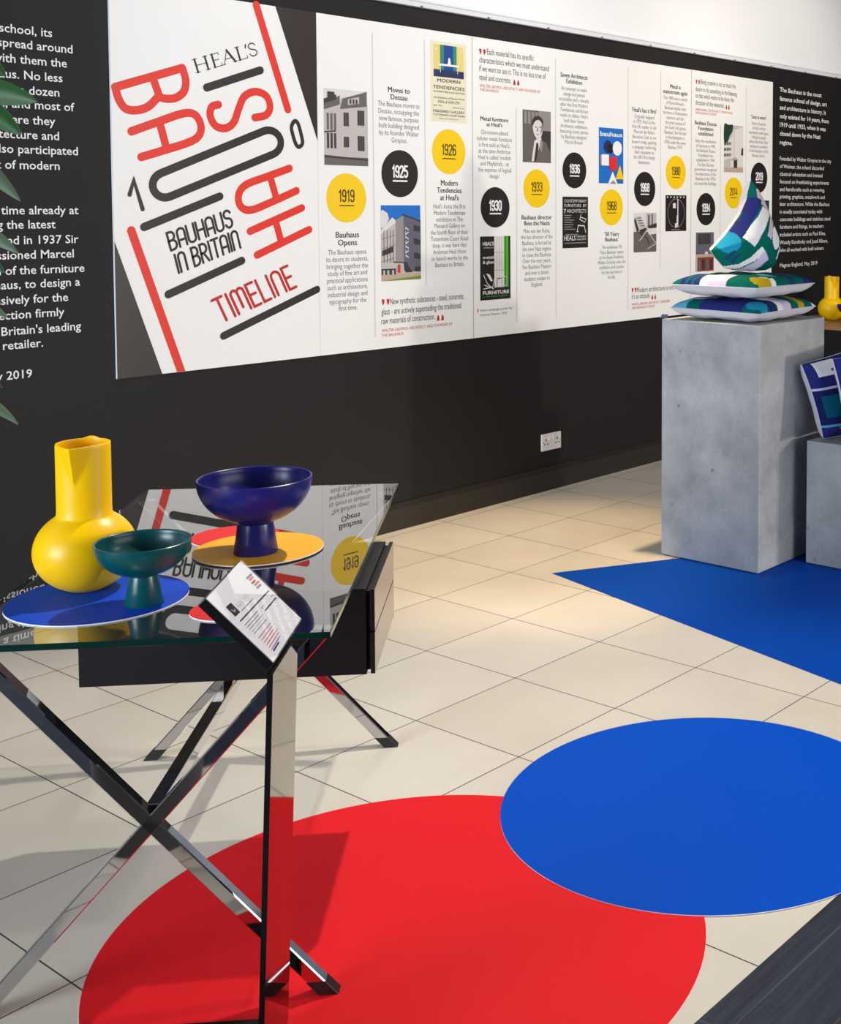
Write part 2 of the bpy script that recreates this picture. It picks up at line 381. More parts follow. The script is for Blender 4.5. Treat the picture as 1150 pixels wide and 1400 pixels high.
def word_fit(bm, F, s, bl, br, tl, w, gap=.14, layer=1, mi=0):   # bottom-left, bottom-right, top-left in art space
    bl, br, tl = Vector(bl), Vector(br), Vector(tl)
    word(bm, F, s, bl, (br - bl) / word_width(s, gap), tl - bl, w, gap, layer, mi)

_tc = bpy.data.curves.new('lettering', 'FONT'); _tc.resolution_u = 2; _tc.fill_mode = 'FRONT'
_to = bpy.data.objects.new('lettering', _tc); COL.objects.link(_to)
def glyphs(s, bold=0.0):
    _tc.body = s; _tc.size = 1.0; _tc.offset = bold; _tc.align_x = 'LEFT'
    dg = bpy.context.evaluated_depsgraph_get(); dg.update()
    me = bpy.data.meshes.new_from_object(_to.evaluated_get(dg))
    V = [v.co.copy() for v in me.vertices]; P = [tuple(p.vertices) for p in me.polygons]
    bpy.data.meshes.remove(me)
    x0 = min(v.x for v in V); x1 = max(v.x for v in V)
    return [(v.x - x0, v.y) for v in V], P, x1 - x0
def put(bm, F, g, o, sx, sy, layer=1, mi=0, ex=None, ey=None):
    V, P, _ = g; o = Vector(o); ex = Vector(ex or (1, 0)); ey = Vector(ey or (0, 1))
    vs = [bm.verts.new(F(o + ex * (p[0] * sx) + ey * (p[1] * sy), layer)) for p in V]
    for p in P:
        try: f = bm.faces.new([vs[i] for i in p])
        except ValueError: continue
        f.material_index = mi; f.normal_update()
        if f.normal.dot(F.n) < 0: f.normal_flip()
def line(bm, F, s, left, right, cap, bold=0.0, layer=1, mi=0):     # one line of type fitted between two points, cap height in metres
    g = glyphs(s, bold); put(bm, F, g, left, (right[0] - left[0]) / g[2], cap / 0.73, layer, mi)
def centred(bm, F, lines, first, last, half, bold=0.0, capk=.74, layer=1, mi=0):
    # first and last: centre of the first and last base line; half: a point at the end of the widest line
    gs = [glyphs(s) for s in lines]; W = 2 * abs(half[0] - first[0]); sx = W / max(g[2] for g in gs)
    n = len(lines); dz = (first[1] - last[1]) / (n - 1) if n > 1 else 0; dup = bold; bold = 0
    cap = capk * dz if n > 1 else sx * 0.73 * 1.1
    for i, g in enumerate(gs):
        put(bm, F, g, (first[0] - g[2] * sx / 2 - dup / 2, first[1] - dz * i), sx, cap / 0.73, layer, mi)
        if dup: put(bm, F, g, (first[0] - g[2] * sx / 2 + dup / 2, first[1] - dz * i), sx, cap / 0.73, layer + .2, mi)

# ------------------------------------------------------------------ the room
b = bmesh.new(); box(b, (-4, 0, 0), (12, 0.15, 2.364), 0); box(b, (-4, 0, 2.364), (12, 0.15, 3.3), 1)
struct(link('wall_back', b, ['black_paint', 'white_wall']))
b = bmesh.new(); box(b, (.38, -3.128, -0.08), (12, 0, 0)); struct(link('floor', b, 'floor_tile'))
b = bmesh.new(); box(b, (-4, -9.5, -0.08), (12, -3.128, 0.0)); box(b, (-4, -3.128, -0.08), (.38, 0, 0)); struct(link('floor_timber', b, 'floor_timber'))
b = bmesh.new(); box(b, (-4, -9.5, 3.3), (12, 0.15, 3.4)); struct(link('ceiling', b, 'ceiling_paint'))
b = bmesh.new(); box(b, (12, -9.5, 0), (12.15, 0.15, 3.3)); struct(link('wall_right', b, 'dark_room'))
b = bmesh.new(); box(b, (-4, -9.65, 0), (12, -9.5, 3.3)); struct(link('wall_front', b, 'dark_room'))
b = bmesh.new(); box(b, (-4.15, -9.5, 0), (-4, -3.0, 3.3)); box(b, (-4.15, -3.0, 0), (-4, 0, .3)); box(b, (-4.15, -3.0, 2.9), (-4, 0, 3.3)); struct(link('wall_left', b, 'dark_room'))
b = bmesh.new()
for y in (-3.0, -1.53, -.06): box(b, (-4.1, y, .3), (-4.04, y + .06, 2.9))
for z in (.3, 2.84): box(b, (-4.1, -3.0, z), (-4.04, 0, z + .06))
struct(link('window_1', b, 'white_trim'))
b = bmesh.new()
prof = [(0, 0), (-.018, 0), (-.018, .098), (-.007, .121), (0, .121)]
a_ = [b.verts.new((-4, y, z)) for y, z in prof]; c_ = [b.verts.new((12, y, z)) for y, z in prof]
for i in range(5): b.faces.new((a_[i], a_[(i + 1) % 5], c_[(i + 1) % 5], c_[i]))
b.faces.new(list(reversed(a_))); b.faces.new(c_); bmesh.ops.recalc_face_normals(b, faces=b.faces)
struct(link('baseboard_back', b, 'black_gloss_paint'))
b = bmesh.new(); box(b, (-4, -.022, 2.364), (12, 0, 2.386), 0, .002); box(b, (-4, -.012, 2.389), (12, 0, 2.398), 0, .002)
for i in range(26): box(b, (1 + i * .42, -.024, 2.3645), (1.012 + i * .42, -.022, 2.3705), 1)
struct(link('trim_1', b, ['white_trim', 'hole_dark']))

# ------------------------------------------------------------------ floor graphics
b = bmesh.new(); disc(b, (1.674, -2.496), .6015, .0002, .0016); tag(link('floor_disc', b, ['floor_red', 'card_white']), 'large red vinyl disc stuck on the floor under the glass desk', 'floor sticker')
b = bmesh.new(); disc(b, (2.491, -2.655), .507, .0018, .0034); tag(link('floor_disc', b, ['floor_blue', 'card_white']), 'large bright blue vinyl disc on the floor overlapping the red disc', 'floor sticker')
b = bmesh.new()
tri = [(3.704, -1.03), (3.245, -3.05), (5.56, -2.134)]
lo = [b.verts.new((x, y, .0002)) for x, y in tri]; hi = [b.verts.new((x, y, .0016)) for x, y in tri]
b.faces.new(list(reversed(lo))); b.faces.new(hi)
for i in range(3): b.faces.new((lo[i], lo[(i + 1) % 3], hi[(i + 1) % 3], hi[i]))
bmesh.ops.recalc_face_normals(b, faces=b.faces)
tag(link('floor_triangle', b, ['floor_navy']), 'blue vinyl triangle on the floor pointing left under the concrete plinths', 'floor sticker')

# ------------------------------------------------------------------ title board
PW, PN, PS = 2.485, 3.380, 6.923      # left edge, seam, right edge of the boards
ZB, ZT = 0.833, 2.270
def board(name, x0, x1, parent, m):
    b = bmesh.new(); box(b, (x0, -.0105, ZB), (x1, -.0005, ZT), 0)
    for f in b.faces:
        f.normal_update()
        if f.normal.y > -0.5: f.material_index = 1
    return link(name, b, [m, 'board_edge'], parent)
tp = thing('title_panel', ((PW + PN) / 2, 0, ZB), 'white title board with large red and black tilted letters reading Bauhaus on the black wall', 'wall panel')
board('board', PW, PN - .001, tp, 'board_white')
b = bmesh.new()
poly(b, WALLF, [(PW, (2.4848, 1.3368)[1]), (2.6611, 0.8335), ((2.6611, 0.8335)[0], ZB), (PW, ZB)], 1)
link('printed_background', b, 'ink_brown', tp); b = bmesh.new()
p1 = (3.1809, 2.2729); p2 = (3.375, 1.7367)
k = (p2[0] - p1[0]) / (p2[1] - p1[1]); xt = p1[0] + k * (ZT - p1[1])
poly(b, WALLF, [(xt, ZT), (PN - .001, p2[1]), (PN - .001, ZT)], 1)
link('printed_background', b, 'ink_brown', tp)
TW = .031
b = bmesh.new()      # red letters
def C(*a): return spline(a, 6)
stroke(b, WALLF, [(2.5008, 1.8932), (2.767, 1.9859)], TW); stroke(b, WALLF, C((2.5008, 1.8932), (2.5136, 1.8505), (2.5386, 1.8186), (2.5819, 1.8152), (2.6263, 1.8315), (2.6616, 1.8651)), TW)
stroke(b, WALLF, [(2.6454, 1.9428), (2.673, 1.869)], TW); stroke(b, WALLF, C((2.767, 1.9859), (2.7801, 1.9404), (2.771, 1.8972), (2.7369, 1.8714), (2.7001, 1.8657), (2.6685, 1.8697)), TW)
stroke(b, WALLF, C((2.5584, 1.7367), (2.6643, 1.7775), (2.7681, 1.8152), (2.8174, 1.8118), (2.8404, 1.7723), (2.8301, 1.733), (2.787, 1.7064), (2.6961, 1.6762), (2.5946, 1.6443)), TW)
stroke(b, WALLF, [(2.6699, 1.7757), (2.6962, 1.6804)], TW)
stroke(b, WALLF, C((2.9171, 1.8581), (2.8877, 1.8464), (2.8809, 1.8113), (2.9033, 1.7756), (2.945, 1.768), (2.9828, 1.7931), (3.0065, 1.8486), (3.0327, 1.898), (3.0831, 1.9206), (3.1336, 1.9064), (3.15, 1.8635), (3.1297, 1.8306), (3.0786, 1.8174)), TW)
stroke(b, WALLF, C((3.2385, 1.6196), (3.1359, 1.5851), (3.0339, 1.5495), (3.0001, 1.51), (3.0069, 1.4654), (3.0526, 1.4487), (3.154, 1.4828), (3.2712, 1.5287)), TW)
stroke(b, WALLF, [(3.1439, 1.5887), (3.1755, 1.491)], TW)
stroke(b, WALLF, [(3.0485, 1.3643), (3.2964, 1.4578)], TW); stroke(b, WALLF, [(3.0792, 1.2687), (3.3314, 1.3673)], TW); stroke(b, WALLF, [(3.1674, 1.4073), (3.1953, 1.3137)], TW)
e = (3.2343, 1.8598); s0 = (3.0894, 2.2743); kk = (s0[0] - e[0]) / (s0[1] - e[1])
stroke(b, WALLF, [(e[0] + kk * (ZT - e[1] - .006), ZT - .006), e], TW * 1.06)
e = (2.5502, 1.3736); s0 = (2.7362, 0.8396); kk = (s0[0] - e[0]) / (s0[1] - e[1])
hw = TW * .53 / math.cos(math.atan(kk))
xb = e[0] + kk * (ZB + .001 - e[1])
poly(b, WALLF, [(e[0] - hw, e[1]), (e[0] + hw, e[1]), (xb + hw, ZB + .001), (xb - hw, ZB + .001)], 2); ell(b, WALLF, e, TW * .53, None, 2.2)
link('red_lettering', b, 'ink_red', tp)
b = bmesh.new()      # black letters and bars
def part(nm):
    global b
    link(nm, b, 'ink_black', tp); b = bmesh.new()
stroke(b, WALLF, [(2.8674, 1.9196), (3.108, 2.0077)], TW); part('bar')
stroke(b, WALLF, [(3.1613, 1.6745), (3.1748, 1.6818), (3.1856, 1.6914), (3.1939, 1.7031), (3.1981, 1.7159), (3.1983, 1.7296), (3.1945, 1.742), (3.1867, 1.7531), (3.1761, 1.7617), (3.1629, 1.7678), (3.1484, 1.7705), (3.1326, 1.7697), (3.118, 1.7656), (2.6692, 1.5859), (2.6577, 1.5793), (2.6485, 1.5708), (2.6416, 1.5602), (2.638, 1.5486), (2.6377, 1.536), (2.6408, 1.5245), (2.6473, 1.5141), (2.6561, 1.5058), (2.6673, 1.4996), (2.6797, 1.4965), (2.6934, 1.4966), (2.706, 1.4999)], TW, 1, 0, True)
part('numeral'); stroke(b, WALLF, [(2.5999, 1.3865), (2.9164, 1.5026)], TW); part('bar'); stroke(b, WALLF, [(2.6914, 1.1312), (3.0092, 1.2484)], TW); part('bar')
stroke(b, WALLF, [(2.9219, 0.9551), (3.3671, 1.1152)], TW); part('bar')
stroke(b, WALLF, spline([(3.2508, 1.7895), (3.2649, 1.8133), (3.2826, 1.8051), (3.2985, 1.7572), (3.3035, 1.7249), (3.2866, 1.7091), (3.2703, 1.7212), (3.2558, 1.7609)], 5, True), .017, 1, 0, True); part('numeral')
stroke(b, WALLF, [(2.5467, 1.5059), (2.5641, 1.5577), (2.5959, 1.4533)], .017); part('numeral')
word_fit(b, WALLF, 'BAUHAUS', (2.7063, 1.2969), (2.9726, 1.3854), (2.6894, 1.3621), .0095, .16)
word_fit(b, WALLF, 'IN BRITAIN', (2.7358, 1.2104), (3.0038, 1.3001), (2.7187, 1.2795), .0095, .16)
part('subtitle')
# thin serifed shop name
bl, br, tl = Vector((2.8266, 1.9731)), Vector((3.0987, 2.0683)), Vector((2.811, 2.0208))
gs = 'HEAL\'S'; ux = (br - bl) / 3.35; uy = tl - bl
def pl(pts, x, w): stroke(b, WALLF, [bl + ux * (x + p[0]) + uy * p[1] for p in pts], w, 1, 0)
def serif(x, y, l=.12): pl([(-l, 0), (l, 0)], x, .0028) if y == 0 else pl([(-l, 1), (l, 1)], x, .0028)
for x0, w in ((.08, .008), (.62, .008)):
    pl([(0, 0), (0, 1)], x0, w); serif(x0, 0); serif(x0, 1)
pl([(0.08, .52), (.62, .52)], 0, .003)
pl([(0, 0), (0, 1)], .98, .008); pl([(0, 0), (.46, 0), (.46, .18)], .9, .003); pl([(0, 1), (.42, 1), (.42, .84)], .9, .003); pl([(0, .52), (.3, .52), ], .98, .003)
pl([(0, 0), (.3, 1)], 1.48, .003); pl([(.3, 1), (.6, 0)], 1.48, .009); pl([(.1, .36), (.46, .36)], 1.48, .003); serif(1.48, 0, .08); serif(2.08, 0, .1)
pl([(0, 0), (0, 1)], 2.34, .008); serif(2.34, 1); pl([(-.1, 0), (.42, 0), (.42, .2)], 2.34, .003)
pl([(.05, 1.02), (0, .78)], 2.78, .006)
pl([(.38, .8)] + arc(.2, .77, .18, .23, 30, 250, 8) + arc(.2, .25, .2, .25, 70, -150, 8) + [(.0, .22)], 2.93, .0045)
link('shop_name', b, 'ink_black', tp)
b = bmesh.new(); word_fit(b, WALLF, 'TIMELINE', (2.9155, 1.009), (3.2634, 1.1323), (2.8729, 1.0969), .0115, .17)
link('heading', b, 'ink_dark_red', tp)

# ------------------------------------------------------------------ timeline board
tl_ = thing('timeline_panel', ((PN + PS) / 2, 0, ZB), 'long white timeline board with yellow and black year discs running along the black wall', 'wall panel')
board('board', PN, PS, tl_, 'board_white')
YEARS = [('1919', 'y', (3.5247, 1.5003), (3.6307, 1.5011), (3.5232, 1.3952)), ('1925', 'k', (3.8211, 1.611), (3.9259, 1.6133), (3.8199, 1.5053)),
         ('1926', 'y', (4.1159, 1.7196), (4.2198, 1.7234), (4.1149, 1.6152)), ('1930', 'k', (4.4162, 1.461), (4.5149, 1.4611), (4.4155, 1.3631)),
         ('1933', 'y', (4.7095, 1.5561), (4.8056, 1.5574), (4.7091, 1.4594)), ('1936', 'k', (4.997, 1.6546), (5.089, 1.6569), (4.9969, 1.5591)),
         ('1968', 'y', (5.2994, 1.4618), (5.3973, 1.4618), (5.2995, 1.3643)), ('1968', 'k', (5.5912, 1.5651), (5.6864, 1.5663), (5.5915, 1.4678)),
         ('1980', 'y', (5.882, 1.665), (5.9772, 1.6672), (5.8826, 1.5675)), ('1994', 'k', (6.1854, 1.4516), (6.2819, 1.4515), (6.1862, 1.354)),
         ('2014', 'y', (6.4798, 1.552), (6.5766, 1.5529), (6.4808, 1.4569)), ('2019', 'k', (6.7682, 1.6517), (6.8639, 1.6536), (6.7695, 1.5549))]
for txt, c, ctr, rt, bt in YEARS:
    r = ((rt[0] - ctr[0]) + (ctr[1] - bt[1])) / 2
    b = bmesh.new(); ell(b, WALLF, ctr, r)
    d = link('year_disc', b, 'ink_yellow' if c == 'y' else 'ink_black', tl_)
    b = bmesh.new(); u = r * .37; n = word_width(txt, .2)
    w = r * (.05 if c == 'y' else .08)
    word(b, WALLF, txt, (ctr[0] - u * n / 2, ctr[1] - r * .14), (u, 0), (0, r * .46), w, .2, 3)
    stroke(b, WALLF, [(ctr[0] - u * n / 2, ctr[1] - r * .31), (ctr[0] + u * n / 2, ctr[1] - r * .31)], r * (.04 if c == 'y' else .07), 3, 0, False, False)
    link('year', b, 'ink_black' if c == 'y' else 'ink_white', d)
for a, e in (((3.6718, 2.2221), (3.6727, 0.8877)), ((3.9685, 2.2227), (3.9723, 1.1028)), ((4.5637, 1.9503), (4.5633, 0.8906)), ((4.8494, 2.2216), (4.8546, 0.8883)), ((5.4365, 2.2342), (5.4459, 0.8929)),
             ((5.7303, 2.2349), (5.7418, 1.112)), ((6.3312, 1.9691), (6.3398, 1.2548)), ((6.6089, 2.2211), (6.6221, 1.6167))):
    x = (a[0] + e[0]) / 2; b = bmesh.new(); poly(b, WALLF, [(x - .0022, e[1]), (x + .0022, e[1]), (x + .0022, a[1]), (x - .0022, a[1])], 1)
    link('divider', b, 'ink_pale', tl_)
for px_ in ((4.2674, 1.7512), (6.0322, 1.6069)):
    b = bmesh.new(); poly(b, WALLF, [(px_[0] - .0012, ZB), (px_[0] + .0012, ZB), (px_[0] + .0012, ZT), (px_[0] - .0012, ZT)], 1)
    link('board_joint', b, 'ink_grey', tl_)

# printed pictures: each is drawn in a unit square mapped on to its rectangle
def picture(tlc, trc, blc, draw, mats, name='printed_picture'):
    x0 = (tlc[0] + blc[0]) / 2; x1 = trc[0]; z1 = (tlc[1] + trc[1]) / 2; z0 = blc[1]
    F = Frame((x0, -.0105, z0), (x1 - x0, 0, 0), (0, 0, z1 - z0), (0, -1, 0))
    b = bmesh.new(); A = (x1 - x0) / (z1 - z0)
    kk = [0.0]
    def up(l): kk[0] += .004; return l + kk[0]
    def P(pts, mi, l=2): poly(b, F, pts, up(l), mi)
    def Rc(x, y, X, Y, mi, l=2): poly(b, F, [(x, y), (X, y), (X, Y), (x, Y)], up(l), mi)
    def E(x, y, r, mi, l=3): ell(b, F, (x, y), r, r * A, up(l), mi, 28)
    def T(s, x, y, X, cap, mi, bold=0.0, l=4):
        g = glyphs(s, bold); put(b, F, g, (x, y), (X - x) / g[2], cap / .73, l, mi)
    Rc(0, 0, 1, 1, 0, 1); draw(P, Rc, E, T, lambda pts, w, mi, l=4: stroke(b, F, pts, w, l, mi))
    return link(name, b, ['print_' + m if not m.startswith('ink') else m for m in mats], tl_)
def pic_house(P, Rc, E, T, S):
    P([(0, .12), (1, .10), (1, .82), (.62, .92), (.38, .88), (.34, .80), (0, .72)], 1)
    P([(0, .83), (.0, .72), (.36, .80), (.36, .92), (.30, .90)], 3); P([(0, .86), (0, .80), (.28, .86), (.28, .93)], 4); Rc(.08, .88, .24, .96, 4, 3)
    P([(.36, .74), (.98, .80), (.98, 1), (.90, .98), (.42, .88)], 3, 3); P([(.54, .80), (.80, .83), (.80, .92), (.54, .88)], 1, 4)
    for x in (.58, .65, .72): Rc(x, .82, x + .04, .88, 4, 5)
    for x, w, r in ((.44, .12, ((.52, .70), (.24, .38))), (.76, .16, ((.54, .74), (.20, .40)))):
        for y0, y1 in r: Rc(x, y0, x + w, y1, 4, 3); [Rc(x + w * t, y0, x + w * t + .012, y1, 3, 4) for t in (.3, .62)]
    for x in (.06, .14, .22): Rc(x, .46, x + .05, .68, 3, 3); Rc(x, .22, x + .05, .42, 4, 3)
    P([(.0, .44), (.26, .46), (.26, .44), (0, .42)], 4, 4); Rc(0, 0, 1, .11, 3, 3); P([(0, .13), (1, .09), (1, .07), (0, .10)], 4, 4); Rc(.46, .13, .52, .20, 1, 5)
picture((3.4132, 1.9529), (3.6423, 1.9703), (3.4106, 1.6394), pic_house, ['g5', 'g4', 'g3', 'g2', 'g1'])
def pic_school(P, Rc, E, T, S):
    Rc(0, 0, 1, .24, 2); P([(0, .7), (.1, .72), (.2, .82), (.16, .9), (.04, .94), (0, .92)], 1)
    P([(0, .17), (.36, .22), (.36, .80), (0, .68)], 2); P([(0, .68), (.28, .84), (.36, .80), (.36, .77), (0, .62)], 1, 3)
    for y in (.25, .42, .55): P([(0, y), (.34, y + .05), (.34, y + .055), (0, y + .005)], 4, 4)
    for x in (.06, .14, .22, .29): P([(x, .24), (x + .012, .24), (x + .012, .68), (x, .66)], 4, 4)
    P([(.02, .33), (.30, .38), (.30, .46), (.02, .40)], 4, 4)
    P([(.36, .24), (.56, .24), (.56, .87), (.36, .80)], 3, 3); P([(.56, .12), (1, .10), (1, .78), (.56, .87)], 5, 3); P([(.54, .885), (1, .795), (1, .775), (.54, .865)], 4, 4)
    for y in (.66, .48, .29): P([(.82, y), (.99, y - .02), (.99, y + .05), (.82, y + .08)], 4, 5)
    for i, c in enumerate('SUAHUAB'): S([(.61, .30 + i * .062), (.68, .33 + i * .062)] if i % 2 else [(.61, .33 + i * .062), (.68, .30 + i * .062)], .016, 1, 5); S([(.61, .315 + i * .062), (.61, .335 + i * .062)], .016, 1, 5)
    P([(.30, .24), (.66, .22), (.66, .235), (.30, .255)], 4, 5); P([(.56, .23), (.64, .22), (.78, .10), (.60, .10)], 4, 5); Rc(.40, .10, .47, .21, 7, 5); Rc(.5, .09, .56, .17, 2, 5)
    Rc(0, .08, .36, .16, 4, 3); [Rc(x, .08, x + .05, .14, 2, 4) for x in (.04, .14, .26)]
    Rc(0, 0, 1, .09, 8, 2); P([(.0, .0), (1, .0), (1, .05)], 6, 4); Rc(.84, .11, .99, .17, 4, 5)
picture((3.7115, 1.4694), (3.9385, 1.4699), (3.7088, 1.1334), pic_school, ['sky', 'g5', 'g4', 'g3', 'g1', 'lilac', 'grass', 'pred', 'tan'])
def pic_gallery(P, Rc, E, T, S):
    Rc(.08, .56, .92, .96, 1); Rc(.32, .60, .66, .96, 2, 3); Rc(.26, .62, .36, .96, 3, 4); Rc(.62, .62, .72, .96, 3, 4); Rc(.08, .56, .92, .65, 4, 5)
    Rc(.22, .70, .78, .725, 5, 6); S([(.26, .70), (.26, .62)], .012, 5, 6); S([(.74, .70), (.74, .62)], .012, 5, 6); P([(.46, .725), (.55, .725), (.53, .80), (.49, .81)], 5, 7); E(.14, .90, .02, 5, 6); E(.86, .90, .02, 5, 6)
    T('MODERN', .18, .495, .82, .045, 6); T('TENDENCIES', .06, .41, .94, .045, 6)
    T('IN FURNITURE & DECORATION', .08, .365, .94, .022, 7); T('An Exhibition of Recent Work', .08, .29, .94, .024, 7); T("HEAL & SON LTD", .2, .235, .8, .036, 7)
    T('April - May', .06, .195, .3, .018, 7); T('Admission Free', .6, .18, .93, .018, 7); T('MANSARD GALLERY', .06, .115, .94, .036, 8); T('TOTTENHAM COURT ROAD', .06, .075, .94, .024, 8); T('Upstairs through the Showrooms', .22, .035, .76, .016, 7)
picture((4.0058, 2.2166), (4.2296, 2.2326), (4.0073, 1.8566), pic_gallery, ['cream', 'straw', 'pblue', 'teal', 'navy', 'ink_white', 'g1', 'g2', 'lilac'])
def pic_metal(P, Rc, E, T, S):
    Rc(.46, .19, .78, 1, 1, 2); Rc(.78, .19, .93, 1, 2, 2)
    for x in (.54, .62, .70): Rc(x, .19, x + .012, 1, 3, 3)
    Rc(.83, .19, .845, 1, 4, 3); Rc(.46, .74, .78, .747, 3, 3); Rc(.46, .46, .78, .467, 3, 3)
    T("HEAL'S", .08, .86, .44, .055, 1, .03); T('exhibition of', .1, .815, .42, .02, 1); T('metal', .08, .65, .44, .05, 1, .02); T('& glass', .08, .575, .44, .05, 1, .02)
    S([(.10, .40), (.22, .26), (.42, .17)], .014, 1); S([(.10, .18), (.40, .20), (.46, .34)], .014, 1); S([(.42, .18), (.12, .24)], .012, 1); P([(.18, .42), (.30, .40), (.40, .30), (.34, .29)], 1, 5)
    S([(.54, .2), (.54, .33), (.74, .34)], .012, 0, 5); S([(.72, .2), (.86, .22), (.86, .36), (.66, .34)], .012, 5, 5); P([(.52, .2), (.70, .2), (.72, .24), (.60, .32)], 1, 5)
    T('FURNITURE', .08, .09, .94, .055, 1, .03); T('in the mansard gallery', .1, .045, .9, .028, 2)
picture((4.3131, 1.3214), (4.5192, 1.3192), (4.3128, 1.0109), pic_metal, ['g1', 'g5', 'green', 'g3', 'dgreen', 'g4'], 'printed_poster').data.materials[0] = M['ink_black']
def pic_man(P, Rc, E, T, S):
    Rc(0, 0, .5, 1, 1, 2); [Rc(.05 + i * .13, .74, .14 + i * .13, .97, 2 + (i % 2), 3) for i in range(4)]; Rc(.55, .6, 1, 1, 3, 2); Rc(.6, .4, 1, .62, 0, 2)
    P([(.02, 0), (.14, .18), (.32, .36), (.46, .42), (.62, .46), (.84, .38), (.95, .24), (1, 0)], 1, 4); P([(.40, .42), (.52, .46), (.66, .48), (.62, .36), (.40, .02), (.3, .02)], 5, 5)
    P([(.47, .38), (.53, .38), (.55, .30), (.46, .02), (.38, .02)], 0, 6); P([(.62, .44), (.70, .40), (.66, .2), (.58, .28)], 2, 6)
    P(spline([(.34, .66), (.36, .80), (.46, .87), (.58, .87), (.68, .80), (.69, .66), (.66, .54), (.58, .45), (.49, .45), (.39, .54)], 4, True), 4, 7)
    P(spline([(.33, .70), (.33, .82), (.44, .89), (.58, .89), (.70, .82), (.70, .68), (.66, .76), (.56, .82), (.44, .80), (.37, .74)], 4, True), 0, 8)
    for x in (.41, .56): Rc(x, .675, x + .08, .69, 0, 8)
    P([(.49, .67), (.53, .67), (.53, .60), (.47, .60)], 3, 8); Rc(.46, .535, .56, .547, 1, 8); P([(.60, .52), (.69, .64), (.69, .74), (.64, .74)], 2, 8)
picture((4.6082, 1.9459), (4.8145, 1.9494), (4.6101, 1.6872), pic_man, ['g1', 'g2', 'g3', 'g3', 'g5', 'g5'], 'printed_portrait')
def pic_seven(P, Rc, E, T, S):
    T('CONTEMPORARY', .06, .89, .94, .06, 1); T('FURNITURE  BY', .06, .80, .94, .06, 1); T('7', .04, .68, .13, .085, 1, .02); T('ARCHITECTS', .16, .69, .92, .07, 1)
    for i in range(7): Rc(.06, .36 + i * .045, (.5, .36, .42, .38, .44, .3, .34)[i], .375 + i * .045, 2, 3)
    S([(.72, .66), (.66, .56), (.86, .50), (.92, .56), (.70, .60)], .016, 1); S([(.56, .32), (.60, .44), (.84, .43), (.90, .30)], .022, 1); S([(.54, .32), (.62, .32)], .014, 1)
    T("HEALS", .05, .15, .5, .10, 1, .01); T('MANSARD', .54, .205, .92, .04, 1); T('GALLERY', .54, .15, .92, .04, 1); Rc(.06, .09, .92, .105, 2, 3); Rc(.1, .26, .6, .272, 2, 3)
picture((4.9022, 1.5178), (5.1043, 1.5163), (4.9039, 1.2486), pic_seven, ['ink', 'g5', 'g3'], 'printed_poster') if False else None
picture((4.9022, 1.5178), (5.1043, 1.5163), (4.9039, 1.2486), pic_seven, ['g1', 'g5', 'g3'], 'printed_poster').data.materials[0] = M['ink_black']
def pic_blue(P, Rc, E, T, S):
    T('bauhaus', .05, .85, .95, .085, 1, .02)
    E(.36, .66, .17, 5, 3); E(.46, .63, .13, 4, 4); E(.74, .64, .19, 1, 5); Rc(.10, .32, .40, .52, 1, 4); P([(.10, .32), (.10, .52), (.04, .50), (.04, .35)], 2, 5)
    Rc(.42, .24, .72, .48, 3, 6); P([(.84, .34), (1.0, .08), (.66, .08)], 6, 7); P([(.54, .22), (.74, 0), (.36, 0)], 1, 8); P([(.56, .06), (.68, 0), (.44, 0)], 2, 9)
picture((5.1904, 1.888), (5.4003, 1.8925), (5.1952, 1.5914), pic_blue, ['sky', 'ink_white', 'g3', 'pred', 'ink_black', 'navy', 'straw'], 'printed_poster').data.materials[6] = M['ink_yellow']
def pic_chair(P, Rc, E, T, S):
    Rc(0, 0, 1, .52, 2, 2); Rc(.55, .6, 1, 1, 1, 2); Rc(.62, .62, .7, .95, 3, 3); Rc(.78, .64, .84, .97, 3, 3)
    P([(.06, .88), (.26, .92), (.52, .62), (.22, .56)], 1, 5); P([(.06, .88), (.22, .56), (.14, .5), (.02, .8)], 4, 5); [S([(.12 + i * .05, .86 - i * .06), (.32 + i * .05, .88 - i * .07)], .016, 4, 6) for i in range(4)]
    P([(.22, .56), (.52, .62), (.60, .56), (.34, .48)], 4, 6); S([(.2, .52), (.6, .34), (.66, .2)], .022, 4, 6); S([(.56, .56), (.34, .36), (.24, .3)], .022, 0, 6)
    P([(.60, .52), (1, .58), (1, .46), (.66, .44)], 0, 6); P([(.60, .66), (1, .74), (1, .62), (.68, .6)], 4, 6); S([(.7, .44), (.96, .22)], .02, 0, 6); S([(.95, .2), (.6, .08)], .016, 0, 6); E(.4, .3, .2, 3, 3)
picture((5.4903, 1.4335), (5.6979, 1.4292), (5.4921, 1.2104), pic_chair, ['g5', 'g4', 'g2', 'g2', 'g1'])
def pic_dark(P, Rc, E, T, S):
    for i in range(6): Rc(.06 + i * .155, .925, .12 + i * .155, .965, 1, 3)
    S(arc(.5, .5, .40, .40, 0, 360, 40), .014, 2, 3); S([(.58, .14), (.58, .88)], .045, 1, 3); Rc(.34, .64, .48, .78, 1, 4); Rc(.44, .10, .54, .22, 1, 4); S([(.54, .2), (.54, .42)], .04, 1, 4); T('BAUHAUS 1919', .3, .035, .68, .025, 1)
picture((5.7827, 1.5325), (5.986, 1.5327), (5.785, 1.3237), pic_dark, ['g1', 'g5', 'g3'], 'printed_poster').data.materials[0] = M['ink_black']
